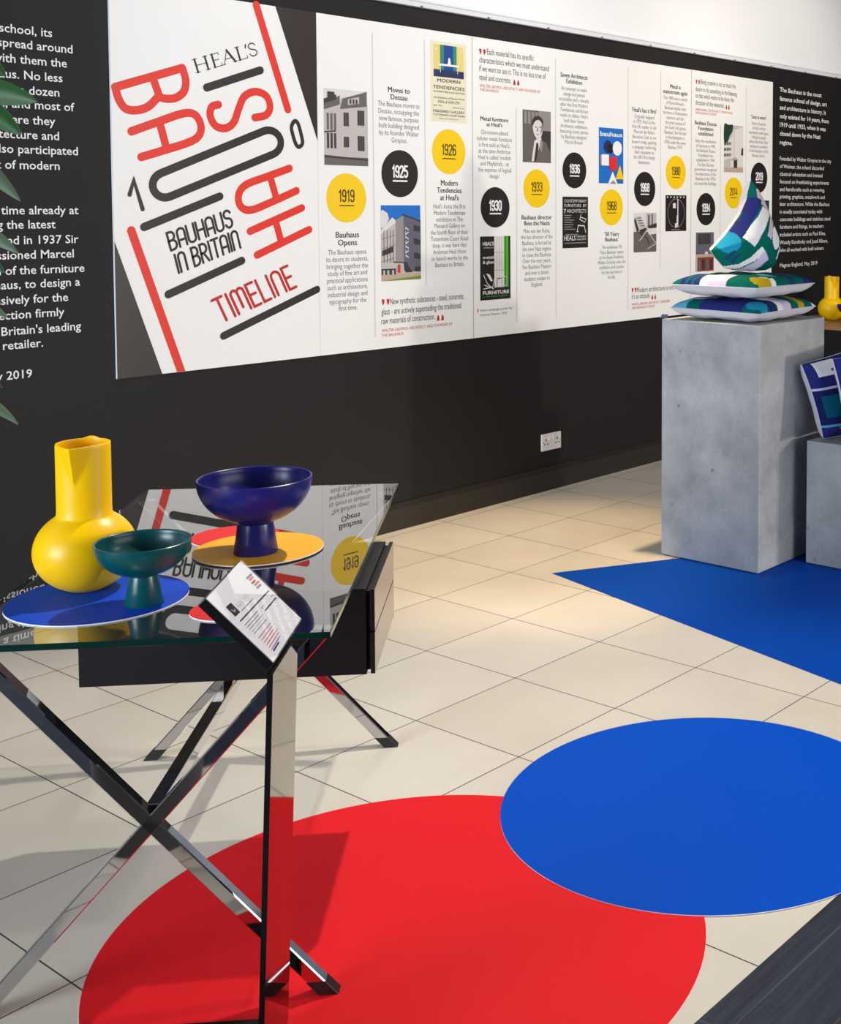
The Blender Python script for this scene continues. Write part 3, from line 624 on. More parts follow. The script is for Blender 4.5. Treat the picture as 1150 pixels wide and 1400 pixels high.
def pic_brick(P, Rc, E, T, S):
    Rc(0, .42, 1, 1, 1, 2); P([(.1, .7), (.8, .7), (.8, .96), (.1, .96)], 2, 3); [Rc(.1 + i * .12, .72, .12 + i * .12, .95, 3, 4) for i in range(6)]; Rc(0, .36, 1, .44, 4, 3); Rc(.5, .44, .66, .50, 5, 4)
    Rc(0, 0, 1, .36, 6, 2); [Rc(.12 + i * .22, .04, .26 + i * .22, .30, 2 if i % 2 else 3, 4) for i in range(4)]; Rc(.02, 0, .06, .36, 5, 5)
picture((6.0813, 1.313), (6.2679, 1.3118), (6.0859, 1.0788), pic_brick, ['g2', 'lilac', 'g1', 'g2', 'tan', 'g5', 'brick'])
def pic_tower(P, Rc, E, T, S):
    P([(.34, .1), (1, .12), (1, .98), (.5, .9), (.34, .7)], 1, 2); Rc(.5, .3, .535, .88, 2, 3); P([(0, .24), (.34, .3), (.34, .7), (0, .7)], 1, 3)
    for y in (.32, .44, .56): P([(0, y), (.36, y + .02), (.36, y + .08), (0, y + .06)], 3, 4); [Rc(.08 + i * .1, y, .11 + i * .1, y + .1, 1, 5) for i in range(3)]
    P(spline([(0, .62), (.2, .66), (.26, .76), (.4, .86), (.44, 1), (.2, 1), (0, 1)], 4, True), 4, 6); P([(.28, .25), (.56, .32), (.72, .28), (.7, .25)], 5, 5); Rc(.5, .06, .68, .26, 3, 5); P([(.88, .38), (1, .36), (1, .54), (.93, .52)], 3, 5); Rc(0, 0, 1, .09, 5, 5)
picture((6.371, 1.9656), (6.5806, 1.9719), (6.3754, 1.6803), pic_tower, ['sky2', 'g5', 'g4', 'g1', 'dgreen', 'tan']).data.materials[0] = M['print_g4']
picture((6.6776, 1.5161), (6.888, 1.4986), (6.6811, 1.2476), lambda P, Rc, E, T, S: (Rc(.1, .1, .9, .9, 1, 2), S([(.2, .2), (.8, .8)], .02, 2)), ['dgreen', 'g1', 'grass'])

# text blocks
def block(lines, first, last, half, bold=0.0, ink='ink_grey', capk=.74, name='text_block'):
    b = bmesh.new(); centred(b, WALLF, lines, first, last, half, bold, capk); return link(name, b, ink, tl_)
HB = .0014
def head(lines, first, last, half): block(lines, first, last, half, HB, 'ink_black', .80, 'text_heading')
head(['Bauhaus', 'Opens'], (3.5277, 1.3307), (3.5272, 1.297), (3.5891, 1.3296))
block(['The Bauhaus opens', 'its doors to students,', 'bringing together the', 'study of fine art and', 'practical applications', 'such as architecture,', 'industrial design and', 'typography for the', 'first time.'], (3.5267, 1.2583), (3.5233, 1.0174), (3.6383, 1.255))
head(['Moves to', 'Dessau'], (3.8198, 1.9702), (3.8195, 1.9384), (3.8817, 1.9748))
block(['The Bauhaus moves to', 'Dessau, occupying the', 'now famous, purpose', 'built building designed', 'by its founder Walter', 'Gropius.'], (3.8191, 1.9069), (3.8173, 1.7488), (3.9387, 1.9146))
head(['Modern', 'Tendencies', "at Heal's"], (4.1176, 1.5617), (4.117, 1.4938), (4.1941, 1.5629))
block(["Heal's hosts the first", 'Modern Tendencies', 'exhibition in The', 'Mansard Gallery on', 'the fourth floor of their', 'Tottenham Court Road', 'shop, it was here that', 'Ambrose Heal chose', 'to launch works by the', 'Bauhaus to Britain.'], (4.118, 1.4552), (4.1156, 1.1833), (4.2365, 1.4553))
head(['Metal furniture', "at Heal's"], (4.4139, 1.8772), (4.4138, 1.8514), (4.5077, 1.8824))
block(['Chromium-plated', 'tubular metal furniture', "is first sold at Heal's,", 'at the time Ambrose', "Heal is called 'modish", 'and Mayfairish... at', 'the expense of logical', "design'."], (4.4145, 1.8122), (4.4131, 1.6027), (4.5328, 1.8178))
head(['Bauhaus director', 'flees the Nazis'], (4.7105, 1.4002), (4.7104, 1.3706), (4.8205, 1.3995))
block(['Mies van der Rohe,', 'the last director of the', 'Bauhaus, is forced by', 'the new Nazi regime', 'to close the Bauhaus.', 'Over the next years,', 'five Bauhaus Masters', 'and over a dozen', 'students escape to', 'England.'], (4.7102, 1.3321), (4.7091, 1.0611), (4.8258, 1.3303))
head(['Seven Architects', 'Exhibition'], (4.9955, 2.1335), (4.9954, 2.1032), (5.1011, 2.1423))
block(['An attempt to make', 'design-led pieces', 'accessible and a decade', 'after the first Modern', 'Tendencies exhibition', "made its debut, Heal's", 'held their Seven', 'Architects exhibition,', 'featuring iconic pieces', 'by Bauhaus designer', 'Marcel Breuer.'], (4.9954, 2.0676), (4.9949, 1.7918), (5.1117, 2.0764))
head(["'50 Years", "Bauhaus'"], (5.3021, 1.3062), (5.3021, 1.2767), (5.3622, 1.3051))
block(["The exhibition '50", "Years Bauhaus' opens", 'at the Royal Academy.', 'Walter Gropius visits the', 'exhibition and London', 'for the last time in', 'his life.'], (5.3022, 1.2368), (5.3023, 1.073), (5.4207, 1.2337))
head(["'Heal's has it first'"], (5.5863, 1.9917), (5.5863, 1.9917), (5.6967, 1.9985))
block(['Originally designed', "in 1929, Heal's is the", 'first UK retailer to sell', "Mies van der Rohe's", 'Barcelona Chair as we', 'know it today, sparking', 'a campaign reinforcing', 'their reputation as', "the UK's first design", 'destination.'], (5.5865, 1.9583), (5.5874, 1.7048), (5.6969, 1.9647))
head(['Metal is', 'mainstream again'], (5.8749, 2.1457), (5.8751, 2.1146), (5.9904, 2.1546))
block(['The 1980s saw a revival', "of Marcel Breuer's", 'Bauhaus tubular steel', 'furniture in Postmodern', 'interiors, and also', 'the chart success of', 'the Goth rock group', "'Bauhaus', first formed", 'in Northampton in', '1978 under the name', "'Bauhaus 1919'."], (5.8753, 2.081), (5.877, 1.7997), (5.9909, 2.0891))
head(['Bauhaus Dessau', 'Foundation', 'established'], (6.1796, 1.953), (6.1801, 1.8907), (6.2909, 1.959))
block(['After the reunification', 'of Germany in 1990,', 'the Bauhaus Dessau', 'Foundation was', 'established in 1994.', 'The East German', 'government recognised', 'the importance of the', 'Bauhaus in the 1970s', 'and saved the buildings.'], (6.1805, 1.848), (6.1826, 1.5963), (6.2951, 1.8528))
head(["'Less is more'"], (6.7597, 2.0224), (6.7597, 2.0224), (6.8455, 2.0274))
block(['Knoll re-launches', "at Heal's with an", 'innovatively styled space,', 'hailing the special', 'edition Barcelona Chair', 'marking the centenary', 'of the foundation of the', 'Bauhaus school.'], (6.7602, 1.9841), (6.763, 1.7826), (6.8764, 1.9903))
def lines(name, rows, ink, cap, bold=0.0, parent=tl_, F=WALLF):
    for s, l, r in rows:
        b = bmesh.new(); line(b, F, s, l, (r[0], l[1]), cap, bold); link(name, b, ink, parent)
QC = .030; RC = .0145
lines('quotation', [('New synthetic substances - steel, concrete,', (3.7581, 1.0269), (4.206, 1.0215)), ('glass - are actively superseding the traditional', (3.7083, 0.9838), (4.1868, 0.9843)), ('raw materials of construction.', (3.7078, 0.9422), (4.0219, 0.9405))], 'ink_black', QC)
lines('quotation_credit', [('WALTER GROPIUS, ARCHITECT AND FOUNDER OF', (3.7073, 0.9064), (4.1306, 0.9015)), ('THE BAUHAUS', (3.7071, 0.8849), (3.8331, 0.881))], 'ink_dark_red', RC)
lines('quotation', [('Each material has its specific', (4.365, 2.1945), (4.6892, 2.1953)), ('characteristics which we must understand', (4.3144, 2.1522), (4.802, 2.158)), ('if we want to use it. This is no less true of', (4.3141, 2.1112), (4.7779, 2.1116)), ('steel and concrete.', (4.3138, 2.0696), (4.5285, 2.0695))], 'ink_black', QC)
lines('quotation_credit', [('WALTER GROPIUS, ARCHITECT AND FOUNDER OF', (4.3145, 2.0364), (4.7366, 2.0422)), ('THE BAUHAUS', (4.3153, 2.017), (4.4426, 2.0167))], 'ink_dark_red', RC)
lines('quotation', [('Being creative is not so much the', (6.1251, 2.1947), (6.4951, 2.196)), ('desire to do something as the listening', (6.0736, 2.1489), (6.5085, 2.1521)), ('to that which wants to be done; the', (6.0739, 2.1103), (6.4767, 2.1139)), ('dictation of the materials.', (6.0743, 2.0691), (6.3724, 2.0712))], 'ink_black', QC)
lines('quotation_credit', [('ANNI ALBERS, TEXTILE ARTIST, PRINTMAKER', (6.0745, 2.0351), (6.4632, 2.0368)), ('AND BAUHAUS STUDENT', (6.0747, 2.0158), (6.2935, 2.0177))], 'ink_dark_red', RC)
lines('quotation', [('Modern architecture is not a style,', (5.5237, 0.9853), (5.9507, 0.9876)), ("it's an attitude.", (5.4762, 0.9507), (5.643, 0.9493))], 'ink_black', QC)
lines('quotation_credit', [('MARCEL BREUER, ARCHITECT, DESIGNER', (5.4763, 0.9138), (5.8278, 0.9131)), ('AND BAUHAUS STUDENT', (5.4763, 0.8934), (5.6894, 0.8921))], 'ink_dark_red', RC)
lines('caption', [("Heal's campaign poster by", (4.3124, 0.9586), (4.5296, 0.9587)), ('Norman Weaver, 1933', (4.3122, 0.9359), (4.4905, 0.9358))], 'ink_black', .011)
def quote_mark(p, h, up):
    b = bmesh.new()
    for dx in (0, h * 1.05):
        x = p[0] + dx; z = p[1]
        pts = [(x, z), (x + h * .62, z), (x + h * .62, z - h * .55), (x + h * .35, z - h), (x + h * .22, z - h)]
        if up: pts = [(x, z - h), (x + h * .62, z - h), (x + h * .62, z - h * .5), (x + h * .4, z), (x + h * .2, z)]
        poly(b, WALLF, pts, 1)
    link('quotation_mark', b, 'ink_dark_red', tl_)
for p, u in (((3.71, 1.0524), 0), ((4.0334, 0.9601), 1), ((4.313, 2.2167), 0), ((4.5434, 2.0893), 1), ((6.0731, 2.2158), 0), ((6.3864, 2.089), 1), ((5.4747, 1.0121), 0), ((5.6537, 0.9645), 1)): quote_mark(p, .026, u)
b = bmesh.new(); p = (4.2959, 0.9685); poly(b, WALLF, [(p[0] - .006, p[1] - .004), (p[0], p[1] + .006), (p[0] + .006, p[1] - .004)], 1); poly(b, WALLF, [(p[0] - .002, p[1] - .016), (p[0] + .002, p[1] - .016), (p[0] + .002, p[1] - .003), (p[0] - .002, p[1] - .003)], 1)
link('caption_arrow', b, 'ink_dark_red', tl_)

# ------------------------------------------------------------------ white lettering on the black wall
wl = thing('wall_lettering', (2.2, 0, .9), 'large white lettering on the black wall left of the title board', 'lettering')
rows = [('school, its', (2.2826, 2.0489)), ('spread around', (2.353, 1.9999)), ('with them the', (2.3317, 1.9488)), ('Bauhaus. No less', (2.3149, 1.8962)), ('a dozen', (2.3027, 1.8452)), ('design, and most of', (2.3547, 1.7974)), ('Here they', (2.286, 1.7442)),
        ('architecture and', (2.2979, 1.6936)), ('also participated', (2.3634, 1.6435)), ('part of modern', (2.2975, 1.5899)), ('at a time already at', (2.3606, 1.4353)), ('selling the latest', (2.2782, 1.3863)), ('And in 1937 Sir', (2.3582, 1.3331)), ('commissioned Marcel', (2.34, 1.2824)),
        ('head of the furniture', (2.3772, 1.2298)), ('Bauhaus, to design a', (2.3602, 1.1814)), ('exclusively for the', (2.3161, 1.1292)), ('collection firmly', (2.3015, 1.078)), ("as Britain's leading", (2.3598, 1.0235)), ('furniture retailer.', (2.2243, 0.975)), ('May 2019', (2.1841, 0.8719))]
g0 = glyphs('school, its', .008); SX = ((2.2826, 2.0489)[0] - (2.1001, 2.0476)[0]) / g0[2] * .97
for s, r in rows:
    b = bmesh.new(); g = glyphs(s, .010); put(b, WALLP, g, (r[0] - g[2] * SX, r[1]), SX, .0305 / .73, 2); link('text_line', b, 'vinyl_white', wl)
wl = thing('wall_lettering', (7.2, 0, 1.2), 'small white lettering on the black wall right of the long timeline board', 'lettering')
for s, l, r in [('The Bauhaus is the most', (7.0226, 2.2173), (7.5613, 2.219)), ('famous school of design, art', (7.0235, 2.1598), (7.6341, 2.2242)), ('and architecture in history. It', (7.0244, 2.1023), (7.6219, 2.2233)), ('only existed for 14 years, from', (7.0253, 2.0459), (7.6635, 2.2263)), ('1919 until 1933, when it was', (7.0262, 1.9895), (7.6219, 2.2233)), ('closed down by the Nazi', (7.0271, 1.933), (7.5492, 2.2181)), ('regime.', (7.028, 1.8752), (7.1822, 2.1919))]:
    b = bmesh.new(); line(b, WALLP, s, l, (r[0], l[1]), .030, .018, 2); link('text_line', b, 'vinyl_white', wl)
for s, l, r in [('Founded by Walter Gropius in the city', (7.0297, 1.7712), (7.7035, 1.86)), ('of Weimar, the school discarded', (7.0305, 1.7202), (7.6052, 1.8564)), ('classical education and instead', (7.0313, 1.6704), (7.5857, 1.8556)), ('focused on freethinking experiments', (7.0321, 1.6205), (7.6738, 1.8589)), ('and handicrafts such as weaving,', (7.0329, 1.5706), (7.6174, 1.8568)), ('printing, graphics, metalwork and', (7.0336, 1.5218), (7.6174, 1.8568)),
                ('later architecture. While the Bauhaus', (7.0344, 1.473), (7.6837, 1.8593)), ('is usually associated today with', (7.0352, 1.423), (7.5857, 1.8556)), ('concrete buildings and stainless steel', (7.036, 1.3729), (7.6986, 1.8599)), ('furniture and fittings, its teachers', (7.0368, 1.3228), (7.6052, 1.8564)), ('included artists such as Paul Klee,', (7.0376, 1.2715), (7.6345, 1.8575)), ('Wassily Kandinsky and Josef Albers,', (7.0384, 1.2201), (7.6664, 1.8587)),
                ('who all worked with bold colours.', (7.0392, 1.1698), (7.6174, 1.8568)), ('Magnus Englund, May 2019', (7.0408, 1.0692), (7.5278, 1.8535))]:
    b = bmesh.new(); line(b, WALLP, s, l, (r[0], l[1]), .027, .008, 2); link('text_line', b, 'vinyl_white', wl)

# ------------------------------------------------------------------ wall socket
so = thing('wall_socket', (4.818, 0, .205), 'white double power socket low on the black wall above the skirting', 'socket')
b = bmesh.new(); box(b, (4.745, -.010, .206), (4.891, 0, .294), 0, .003); link('plate', b, 'plastic_white', so)
for x in (4.803, 4.833): b = bmesh.new(); box(b, (x - .008, -.0135, .258), (x + .008, -.009, .281), 0, .002); link('rocker_switch', b, 'plastic_white', so)
SF = Frame((0, -.0102, 0), (1, 0, 0), (0, 0, 1), (0, -1, 0))
for x in (4.776, 4.860):
    for dx, dz, w, h in ((0, .262, .0035, .006), (-.011, .240, .005, .003), (.011, .240, .005, .003)):
        b = bmesh.new(); poly(b, SF, [(x + dx - w, dz - h), (x + dx + w, dz - h), (x + dx + w, dz + h), (x + dx - w, dz + h)], 1); link('pin_hole', b, 'hole_dark', so)
for x in (4.757, 4.879):
    b = bmesh.new(); ell(b, SF, (x, .25), .0028); link('screw', b, 'hole_dark', so)

# ------------------------------------------------------------------ glass desk; local axes: u across (to the right), v along (away), origin at the near right glass corner
DG = Vector((1.426, -2.577, 0)); DU = Vector((.6892, -.7246, 0)); DV = Vector((.7246, .6892, 0)); DZ = Vector((0, 0, 1))
def D(u, v, z): return DG + DU * u + DV * v + DZ * z
GL, GW = 1.219, .66
desk = thing('glass_desk', tuple(D(-.33, .61, 0)), 'glass topped desk on crossed chrome legs with a black drawer unit under it', 'desk')
b = bmesh.new(); vv, ff = oriented(b, D(-GW, 0, .698), DU * GW, DV * GL, DZ * .012)
bmesh.ops.bevel(b, geom=list(b.edges), offset=.0012, segments=1, affect='EDGES')
for f in b.faces: f.normal_update(); f.material_index = 0 if f.normal.z > .9 else 2 if f.normal.z < -.9 else 1
link('glass_top', b, ['glass_sheet', 'glass_edge', 'glass_under'], desk)
LT = .026; HU = LT / 2 / math.sin(math.atan2(.696, .66 - .036))
for v0 in (.066, 1.154):
    for u0, u1 in ((-.018, -.642), (-.642, -.018)):
        def at(z): return u0 + (u1 - u0) * z / .696
        def slab(bm, z0, z1, g=0, bev=.0022):
            h = HU + g; t = LT / 2 + g
            pts = [D(at(z) + su * h, v0 + sv * t, z) for z in (z0, z1) for su, sv in ((-1, -1), (1, -1), (1, 1), (-1, 1))]
            _, f = hexa(bm, pts); bevel(bm, f, bev, 1)
        b = bmesh.new(); slab(b, .026, .696); leg = link('leg', b, 'chrome', desk)
        b = bmesh.new(); slab(b, .0, .0275, .0008, .001); link('foot_cap', b, 'rubber', leg)
b = bmesh.new(); oriented(b, D(-.343, .072, .350), DU * .026, DV * 1.076, DZ * .028, 0, .0022); link('stretcher', b, 'chrome', desk)
for u, v in ((-.028, .06), (-.632, .06), (-.028, 1.148), (-.632, 1.148)):
    b = bmesh.new(); oriented(b, D(u - .015, v - .010, .6925), DU * .03, DV * .03, DZ * .0055, 0, .001); link('glass_pad', b, 'chrome', desk)
cab = bmesh.new(); oriented(cab, D(-.5715, .42, .473), DU * .5815, DV * .382, DZ * .187, 0, .002)
cab = link('drawer_unit', cab, 'cabinet_black', desk)
for z0, z1 in ((.475, .5645), (.5675, .658)):
    b = bmesh.new(); oriented(b, D(.0185, .418, z0), DU * .0095, DV * .386, DZ * (z1 - z0), 0, .0012)
    oriented(b, D(.0095, .428, z0 + .006), DU * .010, DV * .366, DZ * (z1 - z0 - .012))
    for f in b.faces: f.normal_update(); f.material_index = 1 if f.normal.dot(DU) > .9 else 0
    link('drawer', b, ['cabinet_black', 'cabinet_front_sheen'], cab)
for v in (.66, .74):
    b = bmesh.new(); oriented(b, D(-.34, v, .376), DU * .02, DV * .02, DZ * .098); link('hanger', b, 'chrome', desk)

# card discs lying on the glass
ZG = .7102
def table_disc(c, r, m, z, label):
    b = bmesh.new(); disc(b, c, r, z, z + .0022, 96); return tag(link('table_disc', b, [m, 'card_white']), label, 'display disc')
table_disc((1.281, -2.061), .1633, 'card_blue', ZG, 'blue card disc on the glass desk under the yellow jug and green bowl')
table_disc((1.710, -1.871), .097, 'card_red', ZG, 'red card disc on the glass desk behind the blue bowl, partly under the yellow disc')
table_disc((1.674, -2.012), .138, 'card_yellow', ZG + .0026, 'yellow card disc on the glass desk under the blue footed bowl')
table_disc((1.390, -2.322), .069, 'card_red', ZG, 'small red card disc on the glass desk partly hidden by the tilted sign')

# jug: globe body, straight neck, folded spout
def make_jug(name, loc, k, ang, m):
    prof = [(0, 0), (.020, 0), (.034, .0006)]
    cz, rb = .079, .0945
    for i in range(1, 25):
        a = R(-66 + i * (66 + 57) / 24); prof.append((rb * math.cos(a), cz + .0825 * math.sin(a)))
    prof += [(.0512, .150), (.0502, .156), (.0500, .17)] + [(.0500, .17 + .12 * i / 22) for i in range(1, 23)]
    prof += [(.0494, .2925), (.0478, .2932), (.0462, .2925)] + [(.0458, .29 - .12 * i / 14) for i in range(15)] + [(.03, .15), (.0, .148)]
    def spout(p, a):
        d = (a - ang + math.pi) % (2 * math.pi) - math.pi
        t = max(0.0, (p.z - .212) / .081)
        if p.z < .155: return p
        w = .78 * t
        if t > 0 and abs(d) < w:
            r = math.hypot(p.x, p.y); s = 1 - abs(d) / w
            # flat fold running out to a point at the lip
            r2 = r * math.cos(w) / math.cos(abs(d)) if abs(d) < 1.2 else r
            chord = r * (math.cos(w)) / max(math.cos(d), .2)
            out = (r + .019 * t) * s + chord * (1 - s) if False else chord + (r * (1 - math.cos(w)) + .024 * t) * s
            q = out / r; p = Vector((p.x * q, p.y * q, p.z))
        # small pinch at the back of the lip
        e = (a - ang) % (2 * math.pi) - math.pi
        if p.z > .27 and abs(e) < .35:
            p = Vector((p.x, p.y, p.z + .004 * math.cos(e / .35 * math.pi / 2) * (p.z - .27) / .022))
        return p
    b = bmesh.new(); lathe(b, [(r * k, z * k) if k == 1 else (r, z) for r, z in prof], 128, (0, 0, 0), spout)
    bmesh.ops.remove_doubles(b, verts=b.verts, dist=1e-5); bmesh.ops.recalc_face_normals(b, faces=b.faces)
    o = link(name, b, m, None, True, 55); o.location = loc; o.scale = (k, k, k); return o
tag(make_jug('jug', (1.2998, -1.9814, ZG + .0023), 1.0, R(-138), 'jug_yellow'), 'large matt yellow jug with globe body and straight neck on the glass desk', 'jug')
def make_bowl(name, loc, Rm, H, foot, m):
    # foot: (bottom radius, top radius, height)
    fb, ft, fh = foot; prof = [(0, .004), (fb * .8, .004), (fb * .82, 0), (fb - .001, 0), (fb, .0015), (ft, fh)]
    hb = H - fh
    for i in range(1, 20):
        a = R(90 * i / 19.0); r = Rm * math.sin(a) ** .92
        if r > ft + .004: prof.append((r, fh + hb * (1 - math.cos(a)) ** 1.0 * .985))
    prof += [(Rm, H - .001), (Rm - .0015, H), (Rm - .0035, H - .0005)]
    for i in range(19, -1, -1):
        a = R(90 * i / 19.0); prof.append(((Rm - .005) * math.sin(a) ** .92, fh + .006 + (hb - .0075) * (1 - math.cos(a)) * .985))
    b = bmesh.new(); lathe(b, prof, 96); bmesh.ops.remove_doubles(b, verts=b.verts, dist=1e-5); bmesh.ops.recalc_face_normals(b, faces=b.faces)
    o = link(name, b, m, None, True, 45); o.location = loc; return o
tag(make_bowl('footed_bowl', (1.3139, -2.1642, ZG + .0023), .0872, .123, (.0352, .0245, .056), 'bowl_green'), 'small dark green footed bowl on the blue disc on the glass desk', 'bowl')
tag(make_bowl('footed_bowl', (1.6525, -2.0319, ZG + .0049), .1205, .166, (.0466, .0375, .066), 'bowl_blue'), 'dark blue footed bowl on the yellow disc on the glass desk', 'bowl')

# ------------------------------------------------------------------ sign stand
SW = Vector((.747, .665, 0)); SN = Vector((.665, -.747, 0))
S0 = Vector((1.218, -2.6545, 0)); LEAN = .0375
stand = thing('sign_stand', tuple(S0 + SW * .095), 'polished steel sign stand with tilted card in front of the glass desk', 'sign')
PWD = .191
b = bmesh.new(); up = Vector((0, 0, 1)) + SN * LEAN
prof = [(0, 0), (PWD, 0), (PWD, .690), (PWD * .78, .712), (0, .712)]
A_ = [b.verts.new(S0 + SW * s + up * z) for s, z in prof]; B_ = [b.verts.new(S0 + SW * s + up * z - SN * .0095) for s, z in prof]
f0 = b.faces.new(A_); b.faces.new(list(reversed(B_)))
for i in range(5): b.faces.new((A_[i], B_[i], B_[(i + 1) % 5], A_[(i + 1) % 5]))
bmesh.ops.recalc_face_normals(b, faces=b.faces)
for f in b.faces: f.normal_update(); f.material_index = 0 if abs(f.normal.dot(SN)) > .9 else 1
link('post', b, ['steel_mirror', 'black_edge'], stand)
b = bmesh.new(); oriented(b, S0 - SN * .205, SW * PWD, SN * .205, Vector((0, 0, .008)), 0, .001); link('base_plate', b, 'black_edge', stand)
HC = Vector((1.2375, -2.6765, .732)); HW = SW * .2215; HH = Vector((-.0705, .0792, .111)); HN = SW.cross(HH).normalized()
if HN.z < 0: HN = -HN
b = bmesh.new(); oriented(b, HC - HN * .019, HW, HH, HN * .016, 0, .0015); link('sign_tray', b, 'tray_black', stand)
b = bmesh.new(); oriented(b, HC + HW * .012 + HH * .012 - HN * .003, HW * .976, HH * .976, HN * .0012); card = link('card', b, 'card_white', stand)
b = bmesh.new(); oriented(b, HC - HN * .0016, HW, HH, HN * .002, 0, .0004); link('cover_sheet', b, 'acrylic', stand)
CF = Frame(HC - HN * .0019, HW, HH, HN)
ca = .2215 / .1536
def cstroke(nm, pts, w, m):
    b = bmesh.new(); Fm = Frame(HC - HN * .00185, SW, HH.normalized(), HN)
    stroke(b, Fm, [(p[0] * .2215, p[1] * .1536) for p in pts], w, .1, 0, False, False); link(nm, b, m, card)
def ctext(nm, rows, m, bold=.0):
    b = bmesh.new(); Fm = Frame(HC - HN * .00185, SW, HH.normalized(), HN)
    for s, x0, x1, y, cap in rows:
        g = glyphs(s, bold); put(b, Fm, g, (x0 * .2215, y * .1536), (x1 - x0) * .2215 / g[2], cap / .73, .1)
    link(nm, b, m, card)
ctext('title', [('ALBINI DESK', .285, .58, .655, .0085)], 'print_lilac')
cstroke('subtitle', [(.285, .615), (.60, .60)], .0016, 'print_lilac')
cstroke('rule', [(.125, .556), (.945, .515)], .0026, 'ink_black'); cstroke('rule', [(.595, .41), (.945, .398)], .0026, 'ink_black')
cstroke('photo', [(.13, .70), (.255, .69)], .0225, 'ink_black'); cstroke('photo_detail', [(.17, .71), (.18, .67), (.22, .68)], .003, 'print_g4')
for i in range(5): cstroke('text_line', [(.13, .49 - i * .034), (.49 - .02 * (i % 2), .475 - i * .034)], .0014, 'print_lilac')
for i in range(6): cstroke('text_line', [(.145, .285 - i * .037), (.50 - .03 * (i % 3), .278 - i * .034)], .0014, 'ink_dark_red' if i < 5 else 'print_navy')
cstroke('text_line', [(.15, .075), (.34, .08)], .003, 'print_navy')
cstroke('text_line', [(.58, .465), (.66, .462)], .003, 'ink_dark_red'); cstroke('text_line', [(.88, .45), (.95, .447)], .0014, 'ink_grey')
for i, (m, y) in enumerate((('print_lilac', .80), ('ink_red', .765), ('ink_black', .72), ('ink_red', .68), ('print_lilac', .64))): cstroke('logo', [(.80 + .015 * (i % 2), y), (.945 - .02 * (i % 3), y - .006)], .0042, m)

# ------------------------------------------------------------------ concrete plinths
def plinth(a, c, label):
    b = bmesh.new(); box(b, a, c, 0, .004)
    return tag(link('concrete_plinth', b, 'concrete'), label, 'plinth')
plinth((4.180, -1.706, .0036), (4.688, -1.215, 1.0013), 'tall grey concrete plinth carrying a stack of three cushions')
plinth((4.432, -2.42, .0036), (5.0, -1.775, .513), 'low grey concrete plinth in front of the tall one carrying navy cushions')

# ------------------------------------------------------------------ cushions
CL = ['cloth_green', 'cloth_navy', 'cloth_white', 'cloth_lilac', 'cloth_pink', 'cloth_mustard', 'cloth_cyan', 'cloth_sky', 'cloth_deep', 'cloth_teal', 'cloth_red', 'cloth_ink']
def ci(n): return CL.index('cloth_' + n)
def cushion(label, group, c, Tt, Tb, pattern, n=72, k=.05, front_up=True, grey='cloth_grey', kind='cushion'):
    # c: four seam corners (bl, br, tr, tl); Tt front bulge, Tb back bulge
    bl, br, tr, tlc = map(Vector, c)
    N = (br - bl).cross(tlc - bl).normalized()
    root = thing('cushion', tuple((bl + br + tr + tlc) / 4 - Vector((0, 0, 0))), label, 'cushion', group)
    def P(u, v):
        uu = u * (1 - k * (1 - v * v)); vv = v * (1 - k * (1 - u * u)); a = (uu + 1) / 2; d = (vv + 1) / 2
        return bl * (1 - a) * (1 - d) + br * a * (1 - d) + tr * a * d + tlc * (1 - a) * d
    def H(u, v): return ((1 - u ** 6) * (1 - v ** 6)) ** .45
    for side, T, nm in ((1, Tt, 'front_cover'), (-1, Tb, 'back_cover')):
        b = bmesh.new(); g = []
        for j in range(n + 1):
            row = []
            for i in range(n + 1):
                u = -1 + 2 * i / n; v = -1 + 2 * j / n
                w = .0035 * math.sin(9 * u + 4 * v + side) * math.sin(7 * v - 3 * u) * H(u, v)
                row.append(b.verts.new(P(u, v) + N * (side * (T * H(u, v) + .0012) + w)))
            g.append(row)
        for j in range(n):
            for i in range(n):
                q = (g[j][i], g[j][i + 1], g[j + 1][i + 1], g[j + 1][i])
                f = b.faces.new(q if side > 0 else tuple(reversed(q)))
                f.material_index = pattern((i + .5) / n, (j + .5) / n) if side > 0 else 0
        link(nm, b, CL if side > 0 else grey, root, True, 80)
    b = bmesh.new(); ring = []
    edge = [(-1 + 2 * i / n, -1) for i in range(n)] + [(1, -1 + 2 * i / n) for i in range(n)] + [(1 - 2 * i / n, 1) for i in range(n)] + [(-1, 1 - 2 * i / n) for i in range(n)]
    cc = (bl + br + tr + tlc) / 4
    for u, v in edge:
        p = P(u, v); o = (p - cc).normalized(); ring.append([b.verts.new(p + o * .002 * math.cos(t) + N * .0022 * math.sin(t)) for t in (0, math.pi / 2, math.pi, 3 * math.pi / 2)])
    for i in range(len(ring)):
        a, d = ring[i], ring[(i + 1) % len(ring)]
        for q in range(4): b.faces.new((a[q], d[q], d[(q + 1) % 4], a[(q + 1) % 4]))
    bmesh.ops.recalc_face_normals(b, faces=b.faces); link('seam_piping', b, grey, root, True)
    return root
